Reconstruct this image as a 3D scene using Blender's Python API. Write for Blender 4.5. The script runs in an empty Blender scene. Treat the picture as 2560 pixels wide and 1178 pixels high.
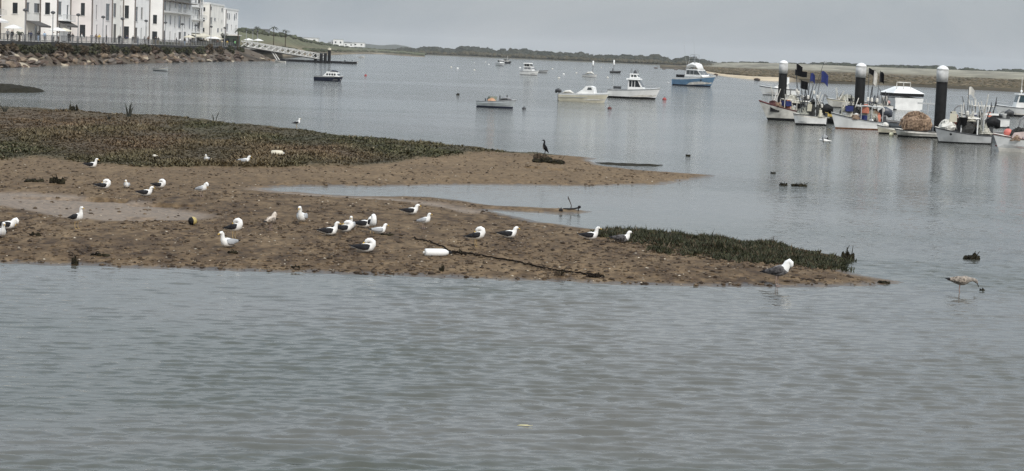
import bpy, math, random
import numpy as np
from mathutils import Matrix, Vector

# ------------------------------------------------------------------ camera, sky, sun
F = 4800.0            # focal length in photograph pixels (2560 wide)
CAM_H = 4.5           # eye height above the water
ROLL = math.radians(2.262)
PITCH = math.atan(453.6 / F)
SUN_EL, SUN_AZ = math.radians(42), math.radians(152)   # azimuth from +Y clockwise: behind the viewer, to the right
SC = bpy.context.scene
COL = SC.collection

cam_data = bpy.data.cameras.new('camera')
cam_data.sensor_width = 36.0
cam_data.lens = 36.0 * F / 2560.0
cam_data.clip_start = 0.5
cam_data.clip_end = 20000
cam = bpy.data.objects.new('camera', cam_data)
COL.objects.link(cam)
ROT = Matrix.Rotation(math.pi / 2 - PITCH, 3, 'X') @ Matrix.Rotation(ROLL, 3, 'Z')
cam.matrix_world = Matrix.Translation((0, 0, CAM_H)) @ ROT.to_4x4()
SC.camera = cam
RN = np.array(ROT)

world = bpy.data.worlds.new('World'); SC.world = world
world.use_nodes = True
wt = world.node_tree; wt.nodes.clear()
def wn(t): return wt.nodes.new(t)
wo = wn('ShaderNodeOutputWorld'); bg = wn('ShaderNodeBackground'); bg.inputs['Strength'].default_value = 0.10
wt.links.new(bg.outputs[0], wo.inputs[0])
sky = wn('ShaderNodeTexSky'); sky.sky_type = 'NISHITA'; sky.sun_disc = False
sky.sun_elevation = SUN_EL; sky.sun_rotation = SUN_AZ; sky.altitude = 0; sky.dust_density = 3.0; sky.air_density = 1.0
tc = wn('ShaderNodeTexCoord')
mp = wn('ShaderNodeMapping'); mp.inputs['Scale'].default_value = (1.0, 1.0, 3.2)
wt.links.new(tc.outputs['Generated'], mp.inputs[0])
cn = wn('ShaderNodeTexNoise'); cn.inputs['Scale'].default_value = 3.1; cn.inputs['Detail'].default_value = 7; cn.inputs['Roughness'].default_value = 0.55
cn.inputs['Distortion'].default_value = 0.6
wt.links.new(mp.outputs[0], cn.inputs['Vector'])
cr = wn('ShaderNodeValToRGB')
cr.color_ramp.elements[0].position = 0.36; cr.color_ramp.elements[0].color = (2.25, 2.58, 2.92, 1)
cr.color_ramp.elements[1].position = 0.64; cr.color_ramp.elements[1].color = (3.62, 3.76, 3.84, 1)
wt.links.new(cn.outputs['Fac'], cr.inputs[0])
mx = wn('ShaderNodeMix'); mx.data_type = 'RGBA'; mx.inputs[0].default_value = 0.88
wt.links.new(sky.outputs[0], mx.inputs[6]); wt.links.new(cr.outputs[0], mx.inputs[7])
# an overcast sky is brighter overhead than at the horizon (CIE overcast distribution, softened)
sx = wn('ShaderNodeSeparateXYZ'); wt.links.new(tc.outputs['Generated'], sx.inputs[0])
gr = wn('ShaderNodeMapRange'); gr.inputs[1].default_value = 0.0; gr.inputs[2].default_value = 1.0; gr.inputs[3].default_value = 1.0; gr.inputs[4].default_value = 3.0
wt.links.new(sx.outputs[2], gr.inputs[0])
ov = wn('ShaderNodeVectorMath'); ov.operation = 'SCALE'; wt.links.new(mx.outputs[2], ov.inputs[0]); wt.links.new(gr.outputs[0], ov.inputs['Scale'])
wt.links.new(ov.outputs[0], bg.inputs[0])

sun_d = bpy.data.lights.new('sun', 'SUN'); sun_d.energy = 1.5; sun_d.angle = math.radians(12); sun_d.color = (1.0, 0.965, 0.91)
sun = bpy.data.objects.new('sun', sun_d); COL.objects.link(sun)
sdir = Vector((math.sin(SUN_AZ) * math.cos(SUN_EL), math.cos(SUN_AZ) * math.cos(SUN_EL), math.sin(SUN_EL)))
sun.rotation_euler = sdir.to_track_quat('Z', 'Y').to_euler()

SC.view_settings.view_transform = 'Standard'
SC.view_settings.look = 'None'
SC.view_settings.exposure = 0.50
SC.view_settings.gamma = 1.0
SC.view_settings.use_curve_mapping = False
SC.render.engine = 'CYCLES'
SC.cycles.use_denoising = True
SC.cycles.denoiser = 'OPENIMAGEDENOISE'
SC.cycles.denoising_input_passes = 'RGB_ALBEDO_NORMAL'
SC.cycles.denoising_prefilter = 'NONE'
SC.cycles.use_adaptive_sampling = False
SC.cycles.sample_clamp_indirect = 4.0
SC.cycles.max_bounces = 5
SC.cycles.volume_bounces = 1

# ------------------------------------------------------------------ pixels to places
def ray(px, py):
    d = np.array([(px - 1280.0) / F, (589.0 - py) / F, -1.0])
    return RN @ d
def G(px, py, z=0.0):
    """where the sight line through a photograph pixel meets the level z"""
    d = ray(px, py); t = (z - CAM_H) / d[2]
    return Vector((d[0] * t, d[1] * t, z))
def at(px, py, y):
    """the point on the sight line at distance y"""
    d = ray(px, py); t = y / d[1]
    return Vector((d[0] * t, y, CAM_H + d[2] * t))

# ------------------------------------------------------------------ noise
def _hash(ix, iy, s):
    n = (ix * 374761393 + iy * 668265263 + s * 1442695041) & 0xFFFFFFFF
    n = ((n ^ (n >> 13)) * 1274126177) & 0xFFFFFFFF
    return ((n ^ (n >> 16)) & 0xFFFF) / 65535.0
def vn(x, y, s=0):
    x = np.asarray(x, float); y = np.asarray(y, float)
    ix = np.floor(x).astype(np.int64); iy = np.floor(y).astype(np.int64)
    fx = x - ix; fy = y - iy
    fx = fx * fx * (3 - 2 * fx); fy = fy * fy * (3 - 2 * fy)
    a = _hash(ix, iy, s); b = _hash(ix + 1, iy, s); c = _hash(ix, iy + 1, s); d = _hash(ix + 1, iy + 1, s)
    return (a + (b - a) * fx + (c - a) * fy + (a - b - c + d) * fx * fy) * 2 - 1
def fbm(x, y, s=0, o=3):
    r = 0; a = 1.0
    for k in range(o):
        r = r + a * vn(np.asarray(x) * 2 ** k, np.asarray(y) * 2 ** k, s + k); a *= 0.5
    return r

# ------------------------------------------------------------------ materials
MATS = {}
def mat(name, col, rough=0.6, var=0.12, scale=3.0, bump=0.0, bscale=None, metal=0.0, spec=None, col2=None, emit=None, coat=0.0):
    if name in MATS: return MATS[name]
    m = bpy.data.materials.new(name); m.use_nodes = True; MATS[name] = m
    nt = m.node_tree; b = nt.nodes['Principled BSDF']
    b.inputs['Roughness'].default_value = rough; b.inputs['Metallic'].default_value = metal
    if spec is not None: b.inputs['Specular IOR Level'].default_value = spec
    if coat: b.inputs['Coat Weight'].default_value = coat
    t = nt.nodes.new('ShaderNodeTexCoord')
    n = nt.nodes.new('ShaderNodeTexNoise'); n.inputs['Scale'].default_value = scale; n.inputs['Detail'].default_value = 5
    nt.links.new(t.outputs['Object'], n.inputs['Vector'])
    r = nt.nodes.new('ShaderNodeValToRGB')
    c0 = [c * (1 - var) for c in col]; c1 = [min(1, c * (1 + var)) for c in (col2 or col)]
    r.color_ramp.elements[0].position = 0.35; r.color_ramp.elements[1].position = 0.65
    r.color_ramp.elements[0].color = (*c0, 1); r.color_ramp.elements[1].color = (*c1, 1)
    nt.links.new(n.outputs['Fac'], r.inputs[0]); nt.links.new(r.outputs[0], b.inputs['Base Color'])
    if bump:
        n2 = nt.nodes.new('ShaderNodeTexNoise'); n2.inputs['Scale'].default_value = bscale or scale * 4; n2.inputs['Detail'].default_value = 4
        nt.links.new(t.outputs['Object'], n2.inputs['Vector'])
        bp = nt.nodes.new('ShaderNodeBump'); bp.inputs['Strength'].default_value = bump; bp.inputs['Distance'].default_value = 0.05
        nt.links.new(n2.outputs['Fac'], bp.inputs['Height']); nt.links.new(bp.outputs[0], b.inputs['Normal'])
    return m
def vcol_mat(name, rough=0.7, attr='Col', var=0.15, scale=6.0, bump=0.0, bscale=20, spec=0.3, wet=None):
    if name in MATS: return MATS[name]
    m = bpy.data.materials.new(name); m.use_nodes = True; MATS[name] = m
    nt = m.node_tree; b = nt.nodes['Principled BSDF']; b.inputs['Roughness'].default_value = rough
    b.inputs['Specular IOR Level'].default_value = spec
    a = nt.nodes.new('ShaderNodeAttribute'); a.attribute_name = attr
    t = nt.nodes.new('ShaderNodeTexCoord')
    n = nt.nodes.new('ShaderNodeTexNoise'); n.inputs['Scale'].default_value = scale; n.inputs['Detail'].default_value = 6
    nt.links.new(t.outputs['Object'], n.inputs['Vector'])
    mr = nt.nodes.new('ShaderNodeMapRange'); mr.inputs[1].default_value = 0.3; mr.inputs[2].default_value = 0.7
    mr.inputs[3].default_value = 1 - var; mr.inputs[4].default_value = 1 + var
    nt.links.new(n.outputs['Fac'], mr.inputs[0])
    mu = nt.nodes.new('ShaderNodeVectorMath'); mu.operation = 'SCALE'
    nt.links.new(a.outputs['Color'], mu.inputs[0]); nt.links.new(mr.outputs[0], mu.inputs['Scale'])
    nt.links.new(mu.outputs[0], b.inputs['Base Color'])
    if wet:
        wa = nt.nodes.new('ShaderNodeAttribute'); wa.attribute_name = wet
        wr = nt.nodes.new('ShaderNodeMapRange'); wr.inputs[3].default_value = rough; wr.inputs[4].default_value = 0.22
        nt.links.new(wa.outputs['Fac'], wr.inputs[0]); nt.links.new(wr.outputs[0], b.inputs['Roughness'])
        ws = nt.nodes.new('ShaderNodeMapRange'); ws.inputs[3].default_value = spec; ws.inputs[4].default_value = 0.5
        nt.links.new(wa.outputs['Fac'], ws.inputs[0]); nt.links.new(ws.outputs[0], b.inputs['Specular IOR Level'])
    if bump:
        n2 = nt.nodes.new('ShaderNodeTexNoise'); n2.inputs['Scale'].default_value = bscale; n2.inputs['Detail'].default_value = 5
        nt.links.new(t.outputs['Object'], n2.inputs['Vector'])
        bp = nt.nodes.new('ShaderNodeBump'); bp.inputs['Strength'].default_value = bump; bp.inputs['Distance'].default_value = 0.04
        nt.links.new(n2.outputs['Fac'], bp.inputs['Height']); nt.links.new(bp.outputs[0], b.inputs['Normal'])
    return m

WHITE = mat('white_gelcoat', (0.80, 0.80, 0.78), 0.35, 0.09, 1.5)
CREAM = mat('cream_gelcoat', (0.62, 0.58, 0.46), 0.35, 0.08, 1.5)
OFFW = mat('weathered_white_paint', (0.60, 0.58, 0.53), 0.55, 0.24, 2.0)
LGREY = mat('light_grey_paint', (0.42, 0.43, 0.43), 0.5, 0.12, 2.0)
GREY = mat('grey_paint', (0.20, 0.205, 0.21), 0.5, 0.15, 2.0)
DGREY = mat('dark_grey_plastic', (0.045, 0.047, 0.05), 0.5, 0.25, 4.0)
BLACK = mat('black_rubber', (0.009, 0.009, 0.010), 0.6, 0.3, 4.0, spec=0.2)
NAVY = mat('navy_paint', (0.012, 0.016, 0.035), 0.35, 0.15, 2.0)
BLUE = mat('blue_paint', (0.13, 0.24, 0.37), 0.35, 0.12, 1.5)
PBLUE = mat('pale_blue_paint', (0.43, 0.46, 0.47), 0.5, 0.18, 1.5)
DBLUE = mat('dark_blue_cloth', (0.012, 0.022, 0.12), 0.8, 0.25, 5.0)
RED = mat('red_paint', (0.32, 0.035, 0.03), 0.5, 0.2, 2.0)
MAROON = mat('maroon_antifouling', (0.10, 0.025, 0.022), 0.6, 0.25, 2.0)
ORANGE = mat('faded_orange_plastic', (0.62, 0.22, 0.14), 0.55, 0.15, 3.0)
YELLOW = mat('yellow_plastic', (0.60, 0.42, 0.08), 0.5, 0.15, 3.0)
PEACH = mat('peach_tarpaulin', (0.60, 0.36, 0.22), 0.7, 0.15, 3.0)
BROWNNET = mat('brown_net', (0.17, 0.105, 0.065), 0.9, 0.4, 8.0, col2=(0.26, 0.18, 0.12))
PALENET = mat('pale_net', (0.52, 0.50, 0.43), 0.9, 0.25, 8.0)
GLASS = mat('dark_window_glass', (0.02, 0.024, 0.028), 0.08, 0.2, 1.0)
SMOKED = mat('smoked_windscreen', (0.08, 0.09, 0.095), 0.12, 0.2, 1.0)
STEEL = mat('dull_stainless_steel', (0.45, 0.45, 0.46), 0.35, 0.1, 4.0, metal=0.8)
ROPE = mat('dark_wet_rope', (0.014, 0.011, 0.008), 0.9, 0.4, 20.0, spec=0.05)
WOOD = mat('weathered_timber', (0.060, 0.045, 0.031), 0.85, 0.35, 6.0, bump=0.4, spec=0.1)
WEED = mat('dark_seaweed', (0.011, 0.010, 0.007), 0.8, 0.5, 9.0, bump=0.5, col2=(0.024, 0.021, 0.012), spec=0.08)
SKIN = mat('skin', (0.42, 0.26, 0.19), 0.6, 0.08, 5.0)
HAIR = mat('dark_hair', (0.03, 0.022, 0.016), 0.7, 0.2, 8.0)

# ------------------------------------------------------------------ mesh building
def ring(c, u, v, ru, rv, n, ph=0.0):
    return [c + u * (ru * math.cos(ph + 2 * math.pi * i / n)) + v * (rv * math.sin(ph + 2 * math.pi * i / n)) for i in range(n)]
class MB:
    def __init__(s): s.v = []; s.f = []; s.m = []
    def quadpts(s, pts, m=0):
        b = len(s.v); s.v += [tuple(p) for p in pts]; s.f.append(tuple(range(b, b + len(pts)))); s.m.append(m)
        return s
    def box(s, c, d, rz=0.0, m=0, ry=0.0, rx=0.0, taper=1.0):
        M = Matrix.Rotation(rz, 3, 'Z') @ Matrix.Rotation(ry, 3, 'Y') @ Matrix.Rotation(rx, 3, 'X')
        b = len(s.v); c = Vector(c)
        for z in (-1, 1):
            k = taper if z > 0 else 1.0
            for x, y in ((-1, -1), (1, -1), (1, 1), (-1, 1)):
                s.v.append(tuple(c + M @ Vector((x * d[0] / 2 * k, y * d[1] / 2 * k, z * d[2] / 2))))
        for q in ((3, 2, 1, 0), (4, 5, 6, 7), (0, 1, 5, 4), (1, 2, 6, 5), (2, 3, 7, 6), (3, 0, 4, 7)):
            s.f.append(tuple(b + i for i in q)); s.m.append(m)
        return s
    def tube(s, p0, p1, r0, r1=None, n=6, m=0):
        return s.path([p0, p1], [r0, r0 if r1 is None else r1], n, m)
    def path(s, pts, rad, n=6, m=0, flat=1.0, mats=None):
        """one continuous tube through pts; rad a number, list of numbers or list of (ru, rv)"""
        pts = [Vector(p) for p in pts]
        if not isinstance(rad, (list, tuple)): rad = [rad] * len(pts)
        b0 = len(s.v); prev = None
        for i, p in enumerate(pts):
            t = (pts[min(i + 1, len(pts) - 1)] - pts[max(i - 1, 0)]).normalized()
            if prev is None:
                ref = Vector((0, 1, 0)) if abs(t.y) < 0.95 else Vector((1, 0, 0))
                u = (ref - t * ref.dot(t)).normalized()
            else:
                u = (prev - t * prev.dot(t)).normalized()
            prev = u; v = t.cross(u)
            r = rad[i]; ru, rv = r if isinstance(r, (list, tuple)) else (r, r * flat)
            s.v += [tuple(q) for q in ring(p, u, v, ru, rv, n)]
        for i in range(len(pts) - 1):
            for k in range(n):
                a = b0 + i * n + k; c = b0 + i * n + (k + 1) % n
                s.f.append((a, c, c + n, a + n)); s.m.append(mats[i] if mats else m)
        s.f.append(tuple(b0 + k for k in reversed(range(n)))); s.m.append(mats[0] if mats else m)
        e = b0 + (len(pts) - 1) * n
        s.f.append(tuple(e + k for k in range(n))); s.m.append(mats[-1] if mats else m)
        return s
    def lathe(s, c, prof, n=12, m=0, axis='Z', mats=None):
        c = Vector(c); b0 = len(s.v)
        for r, h in prof:
            for k in range(n):
                a = 2 * math.pi * k / n; x, y = r * math.cos(a), r * math.sin(a)
                p = Vector((x, y, h)) if axis == 'Z' else (Vector((h, x, y)) if axis == 'X' else Vector((y, h, x)))
                s.v.append(tuple(c + p))
        for i in range(len(prof) - 1):
            for k in range(n):
                a = b0 + i * n + k; d = b0 + i * n + (k + 1) % n
                s.f.append((a, d, d + n, a + n)); s.m.append(mats[i] if mats else m)
        s.f.append(tuple(b0 + k for k in reversed(range(n)))); s.m.append(mats[0] if mats else m)
        e = b0 + (len(prof) - 1) * n
        s.f.append(tuple(e + k for k in range(n))); s.m.append(mats[-1] if mats else m)
        return s
    def ball(s, c, r, n=10, k=6, m=0):
        rx, ry, rz = r if isinstance(r, (list, tuple)) else (r, r, r)
        b0 = len(s.v); c = Vector(c)
        for i in range(1, k):
            a = math.pi * i / k - math.pi / 2
            for j in range(n):
                q = 2 * math.pi * j / n
                s.v.append((c.x + rx * math.cos(a) * math.cos(q), c.y + ry * math.cos(a) * math.sin(q), c.z + rz * math.sin(a)))
        lo = len(s.v); s.v.append((c.x, c.y, c.z - rz)); s.v.append((c.x, c.y, c.z + rz))
        for i in range(k - 2):
            for j in range(n):
                a = b0 + i * n + j; d = b0 + i * n + (j + 1) % n
                s.f.append((a, d, d + n, a + n)); s.m.append(m)
        for j in range(n):
            s.f.append((b0 + (j + 1) % n, b0 + j, lo)); s.m.append(m)
            e = b0 + (k - 2) * n
            s.f.append((e + j, e + (j + 1) % n, lo + 1)); s.m.append(m)
        return s
    def prism(s, outline, y0, y1, m=0):
        """outline of (x, z) extruded along y"""
        n = len(outline); b = len(s.v)
        s.v += [(x, y0, z) for x, z in outline] + [(x, y1, z) for x, z in outline]
        s.f.append(tuple(b + i for i in range(n))); s.m.append(m)
        s.f.append(tuple(b + n + i for i in reversed(range(n)))); s.m.append(m)
        for i in range(n):
            j = (i + 1) % n
            s.f.append((b + i, b + n + i, b + n + j, b + j)); s.m.append(m)
        return s
    def mesh(s, name, mats, smooth=False):
        me = bpy.data.meshes.new(name); me.from_pydata(s.v, [], s.f)
        for q in (mats if isinstance(mats, (list, tuple)) else [mats]): me.materials.append(q)
        me.polygons.foreach_set('material_index', s.m)
        if smooth: me.polygons.foreach_set('use_smooth', [True] * len(s.f))
        me.update(); return me
    def build(s, name, mats, parent=None, smooth=False, loc=None, rz=0.0):
        o = bpy.data.objects.new(name, s.mesh(name, mats, smooth)); COL.objects.link(o)
        if parent: o.parent = parent
        if loc is not None: o.location = loc
        if rz: o.rotation_euler.z = rz
        return o
def tag(o, label, cat, group=None, kind=None):
    o['label'] = label; o['category'] = cat
    if group: o['group'] = group
    if kind: o['kind'] = kind
    return o
def thing(name, label, cat, loc=(0, 0, 0), rz=0.0, group=None, scale=None):
    o = bpy.data.objects.new(name, None); COL.objects.link(o); o.empty_display_size = 0.1
    o.location = loc; o.rotation_euler.z = rz
    if scale: o.scale = (scale,) * 3
    return tag(o, label, cat, group)
def struct(o, kind='structure'):
    o['kind'] = kind; return o
def link_mesh(name, me, parent=None, loc=None, rot=None, scale=None):
    o = bpy.data.objects.new(name, me); COL.objects.link(o)
    if parent: o.parent = parent
    if loc is not None: o.location = loc
    if rot is not None: o.rotation_euler = rot
    if scale is not None: o.scale = scale
    return o
def copy_tree(o, parent=None):
    c = o.copy(); COL.objects.link(c)
    if parent: c.parent = parent
    for ch in list(o.children): copy_tree(ch, c)
    return c
def np_mesh(name, verts, faces, mats, col=None, smooth=False, attr='Col'):
    """fast mesh from arrays: verts (n,3), faces (m,k)"""
    me = bpy.data.meshes.new(name); n = len(verts); m, k = faces.shape
    me.vertices.add(n); me.vertices.foreach_set('co', np.ascontiguousarray(verts, np.float32).ravel())
    me.loops.add(m * k); me.loops.foreach_set('vertex_index', np.ascontiguousarray(faces, np.int32).ravel())
    me.polygons.add(m); me.polygons.foreach_set('loop_start', np.arange(0, m * k, k, dtype=np.int32))
    me.polygons.foreach_set('loop_total', np.full(m, k, np.int32))
    if smooth: me.polygons.foreach_set('use_smooth', np.ones(m, bool))
    if col is not None:
        a = me.color_attributes.new(attr, 'FLOAT_COLOR', 'POINT')
        a.data.foreach_set('color', np.concatenate([col, np.ones((n, 1))], 1).astype(np.float32).ravel())
    for q in (mats if isinstance(mats, (list, tuple)) else [mats]): me.materials.append(q)
    me.update(calc_edges=True); me.validate()
    return me

# ------------------------------------------------------------------ water
def water_material():
    m = bpy.data.materials.new('lagoon_water'); m.use_nodes = True
    nt = m.node_tree; b = nt.nodes['Principled BSDF']; L = nt.links.new
    b.inputs['Roughness'].default_value = 0.07; b.inputs['IOR'].default_value = 1.333
    t = nt.nodes.new('ShaderNodeTexCoord')
    def noise(scale, sx, sy, detail, rot=0.0, dist=0.0, rough=0.5):
        mp = nt.nodes.new('ShaderNodeMapping'); mp.inputs['Scale'].default_value = (sx, sy, 1); mp.inputs['Rotation'].default_value = (0, 0, rot)
        L(t.outputs['Object'], mp.inputs[0])
        n = nt.nodes.new('ShaderNodeTexNoise'); n.noise_dimensions = '2D'
        n.inputs['Scale'].default_value = scale; n.inputs['Detail'].default_value = detail; n.inputs['Distortion'].default_value = dist
        n.inputs['Roughness'].default_value = rough
        L(mp.outputs[0], n.inputs['Vector']); return n.outputs['Fac']
    def math_(op, a, c):
        q = nt.nodes.new('ShaderNodeMath'); q.operation = op
        for i, x in enumerate((a, c)):
            if isinstance(x, (int, float)): q.inputs[i].default_value = x
            else: L(x, q.inputs[i])
        return q.outputs[0]
    swell = noise(1.0, 1.3, 1.8, 1, 0.10, 0.3)
    ripple = noise(1.0, 3.2, 4.4, 2, 0.04, 0.5)
    fine = noise(1.0, 9.0, 15.0, 2, -0.12, 0.2)
    patch = noise(1.0, 0.02, 0.045, 3, 0.03, 0.6)
    pr = nt.nodes.new('ShaderNodeMapRange'); pr.inputs[1].default_value = 0.38; pr.inputs[2].default_value = 0.62
    pr.inputs[3].default_value = 0.38; pr.inputs[4].default_value = 1.0; L(patch, pr.inputs[0])
    h = math_('ADD', math_('MULTIPLY', swell, 0.13), math_('ADD', math_('MULTIPLY', ripple, 0.14), math_('MULTIPLY', fine, 0.006)))
    # sheltered water: the inlet between the spits and the basin in front of the berths lie calmer
    def shelter(cx, cy, rx, ry, rot=0.0):
        mp = nt.nodes.new('ShaderNodeMapping'); mp.vector_type = 'TEXTURE'
        mp.inputs['Location'].default_value = (cx, cy, 0); mp.inputs['Scale'].default_value = (rx, ry, 1); mp.inputs['Rotation'].default_value = (0, 0, rot)
        L(t.outputs['Object'], mp.inputs[0])
        g = nt.nodes.new('ShaderNodeTexGradient'); g.gradient_type = 'SPHERICAL'; L(mp.outputs[0], g.inputs[0])
        return g.outputs['Fac']
    ci = G(1130, 482); cd = G(2250, 400)
    calm = math_('MINIMUM', math_('ADD', math_('MULTIPLY', shelter(ci.x + 2, ci.y, 13, 17), 2.2), math_('MULTIPLY', shelter(cd.x, cd.y + 16, 26, 60, 0.18), 2.0)), 0.86)
    h = math_('MULTIPLY', h, math_('SUBTRACT', 1.0, calm))
    h = math_('MULTIPLY', h, pr.outputs[0])
    sy_ = nt.nodes.new('ShaderNodeSeparateXYZ'); L(t.outputs['Object'], sy_.inputs[0])
    fr = nt.nodes.new('ShaderNodeMapRange'); fr.inputs[1].default_value = 44; fr.inputs[2].default_value = 70; fr.inputs[3].default_value = 0.10; fr.inputs[4].default_value = 1.0
    L(sy_.outputs[1], fr.inputs[0]); h = math_('MULTIPLY', h, fr.outputs[0])     # nearer than that the ripples are in the mesh
    silt = noise(1.0, 0.05, 0.09, 4, 0.2, 0.8)
    cr_ = nt.nodes.new('ShaderNodeValToRGB'); cr_.color_ramp.elements[0].position = 0.38; cr_.color_ramp.elements[1].position = 0.62
    cr_.color_ramp.elements[0].color = (0.060, 0.066, 0.054, 1); cr_.color_ramp.elements[1].color = (0.094, 0.094, 0.084, 1)
    L(silt, cr_.inputs[0]); L(cr_.outputs[0], b.inputs['Base Color'])
    bp = nt.nodes.new('ShaderNodeBump'); bp.inputs['Strength'].default_value = 1.0; bp.inputs['Distance'].default_value = 1.0
    L(h, bp.inputs['Height']); L(bp.outputs[0], b.inputs['Normal'])
    return m
MATS['lagoon_water'] = water_material()
def build_water():
    """one sheet to the horizon; its near part carries real wind ripples, short-crested and of mixed length"""
    r = np.random.default_rng(17)
    ys = np.concatenate([np.arange(16.0, 32.0, 0.03), np.arange(32.0, 45.0, 0.045), np.arange(45.0, 70.0, 0.12)]); us = np.linspace(-0.32, 0.32, 500)
    U, Y = np.meshgrid(us, ys); X = U * Y; x = X.ravel(); y = Y.ravel(); z = np.zeros_like(x)
    N = 80; lam = np.exp(r.uniform(np.log(0.12), np.log(0.58), N)); th = r.normal(0, 0.33, N) + math.pi / 2 + 0.06; ph = r.uniform(0, 6.283, N)
    cell = np.maximum(0.03, y * 0.0013)
    for l, t, p in zip(lam, th, ph):
        k = 2 * math.pi / l; a = 0.0265 * l / (2 * math.pi)
        z += a * np.exp(-(0.55 * k * cell) ** 2 * 0.25) * np.sin(k * (np.cos(t) * x + np.sin(t) * y) + p)
    gust = np.clip(0.95 - 0.6 * fbm(x * 0.13, y * 0.08, 205) + 0.35 * vn(x * 0.8, y * 0.35, 203), 0.6, 1.8)
    ci = G(1130, 482); shelter = 1 - 0.85 * np.clip(1.5 - np.hypot((x - ci.x - 1) / 10, (y - ci.y) / 12), 0, 1)
    edge = np.clip((70 - y) / 22, 0, 1) * np.clip((y - 16) / 2, 0, 1) * np.clip((0.32 - np.abs(x / y)) / 0.02, 0, 1)
    z *= gust * edge * shelter
    nr, nc = X.shape; idx = np.arange(nr * nc).reshape(nr, nc)
    fa = np.stack([idx[:-1, :-1], idx[:-1, 1:], idx[1:, 1:], idx[1:, :-1]], -1).reshape(-1, 4)
    V = np.stack([x, y, z], 1); n = len(V)
    V = np.concatenate([V, np.array([(-6000, -60, 0), (6000, -60, 0), (6000, 9000, 0), (-6000, 9000, 0)], float)])
    c00, c01, c10, c11 = idx[0, 0], idx[0, -1], idx[-1, 0], idx[-1, -1]
    fa = np.concatenate([fa, np.array([(n, n + 1, c01, c00), (n + 1, n + 2, c11, c01), (n + 2, n + 3, c10, c11), (n + 3, n, c00, c10)])])
    struct(link_mesh('water', np_mesh('water', V, fa, MATS['lagoon_water'], smooth=True)))
build_water()

# ------------------------------------------------------------------ sandbank
SHORE = [(-1500, 640), (-700, 648), (0, 660), (190, 664), (400, 672), (560, 678), (760, 683), (950, 690), (1100, 694), (1280, 702), (1430, 706), (1600, 714), (1800, 717),
         (1950, 718), (2060, 718), (2130, 716), (2190, 713), (2230, 710), (2255, 705), (2200, 697), (2150, 689), (2100, 675), (2075, 664), (2090, 656), (2128, 650), (2105, 640), (2000, 626),
         (1900, 611), (1750, 594), (1600, 582), (1520, 578), (1440, 567), (1400, 561), (1350, 556), (1300, 543), (1225, 527), (1280, 531), (1340, 533),
         (1400, 537), (1450, 534), (1478, 530), (1440, 524), (1380, 521), (1300, 516), (1240, 514), (1195, 509), (1130, 498), (1080, 492), (1000, 490), (900, 491), (840, 488), (800, 486),
         (750, 481), (705, 479), (655, 473), (700, 469), (800, 466), (950, 468), (1100, 464), (1200, 463), (1350, 465), (1480, 466), (1600, 463), (1660, 463), (1715, 453),
         (1755, 446), (1790, 439), (1700, 432), (1600, 426), (1500, 414), (1470, 402), (1490, 396), (1400, 388), (1290, 382), (1200, 373), (1100, 362), (1000, 353), (900, 345), (850, 338), (780, 329),
         (700, 322), (640, 316), (560, 306), (450, 296), (300, 286), (200, 279), (100, 272), (0, 267), (-700, 245), (-1500, 225)]
MARSH = [(-1500, 225), (-700, 245), (0, 266), (100, 271), (300, 285), (450, 295), (640, 315), (780, 328), (900, 344), (1100, 361), (1200, 372), (1290, 381), (1400, 387), (1475, 396), (1400, 393), (1300, 391), (1240, 390), (1180, 399), (1090, 404), (1030, 420), (920, 430), (800, 428),
         (650, 428), (500, 424), (350, 428), (230, 420), (100, 405), (0, 413), (-700, 405), (-1500, 390)]
RUSH = [(1512, 576), (1600, 578), (1750, 590), (1900, 607), (2000, 622), (2128, 648), (2095, 655), (2060, 656), (2000, 654), (1900, 646), (1800, 641), (1640, 625), (1590, 607), (1520, 590)]
MUD = [(-700, 490), (0, 492), (80, 488), (300, 512), (480, 535), (545, 548), (440, 562), (250, 568), (130, 545), (0, 528), (-700, 515)]
MUD2 = [(640, 470), (720, 482), (840, 492), (1000, 500), (1120, 512), (1200, 530), (1160, 540), (1000, 515), (800, 500), (600, 480)]
POOLS = [[(45, 501), (150, 503), (310, 511), (305, 515), (180, 509), (60, 505)], [(330, 520), (400, 522), (470, 527), (440, 530), (350, 525)],
         [(330, 556), (372, 557), (370, 561), (335, 560)], [(1320, 424), (1342, 425), (1345, 429), (1322, 428)], [(1378, 428), (1402, 429), (1405, 433), (1380, 432)],
         [(990, 375), (1040, 377), (1060, 381), (1000, 380)]]
def ground_poly(p): return np.array([G(x, y)[:2] for x, y in p])
def sdist(P, poly):
    """signed distance, positive inside; P (n,2)"""
    A = poly; B = np.roll(poly, -1, 0)
    d2 = np.full(len(P), 1e18); ins = np.zeros(len(P), bool)
    for a, b in zip(A, B):
        e = b - a; wv = P - a
        t = np.clip((wv @ e) / max(e @ e, 1e-12), 0, 1)
        q = wv - t[:, None] * e
        d2 = np.minimum(d2, (q * q).sum(1))
        c = (a[1] > P[:, 1]) != (b[1] > P[:, 1])
        with np.errstate(divide='ignore', invalid='ignore'):
            xi = a[0] + (P[:, 1] - a[1]) * (b[0] - a[0]) / (b[1] - a[1])
        ins ^= c & (P[:, 0] < xi)
    return np.where(ins, 1, -1) * np.sqrt(d2)
W_SHORE, W_MARSH, W_RUSH, W_MUD, W_MUD2 = map(ground_poly, (SHORE, MARSH, RUSH, MUD, MUD2))
W_POOLS = [ground_poly(p) for p in POOLS]
def sstep(x, a, b):
    t = np.clip((x - a) / (b - a), 0, 1); return t * t * (3 - 2 * t)
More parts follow.
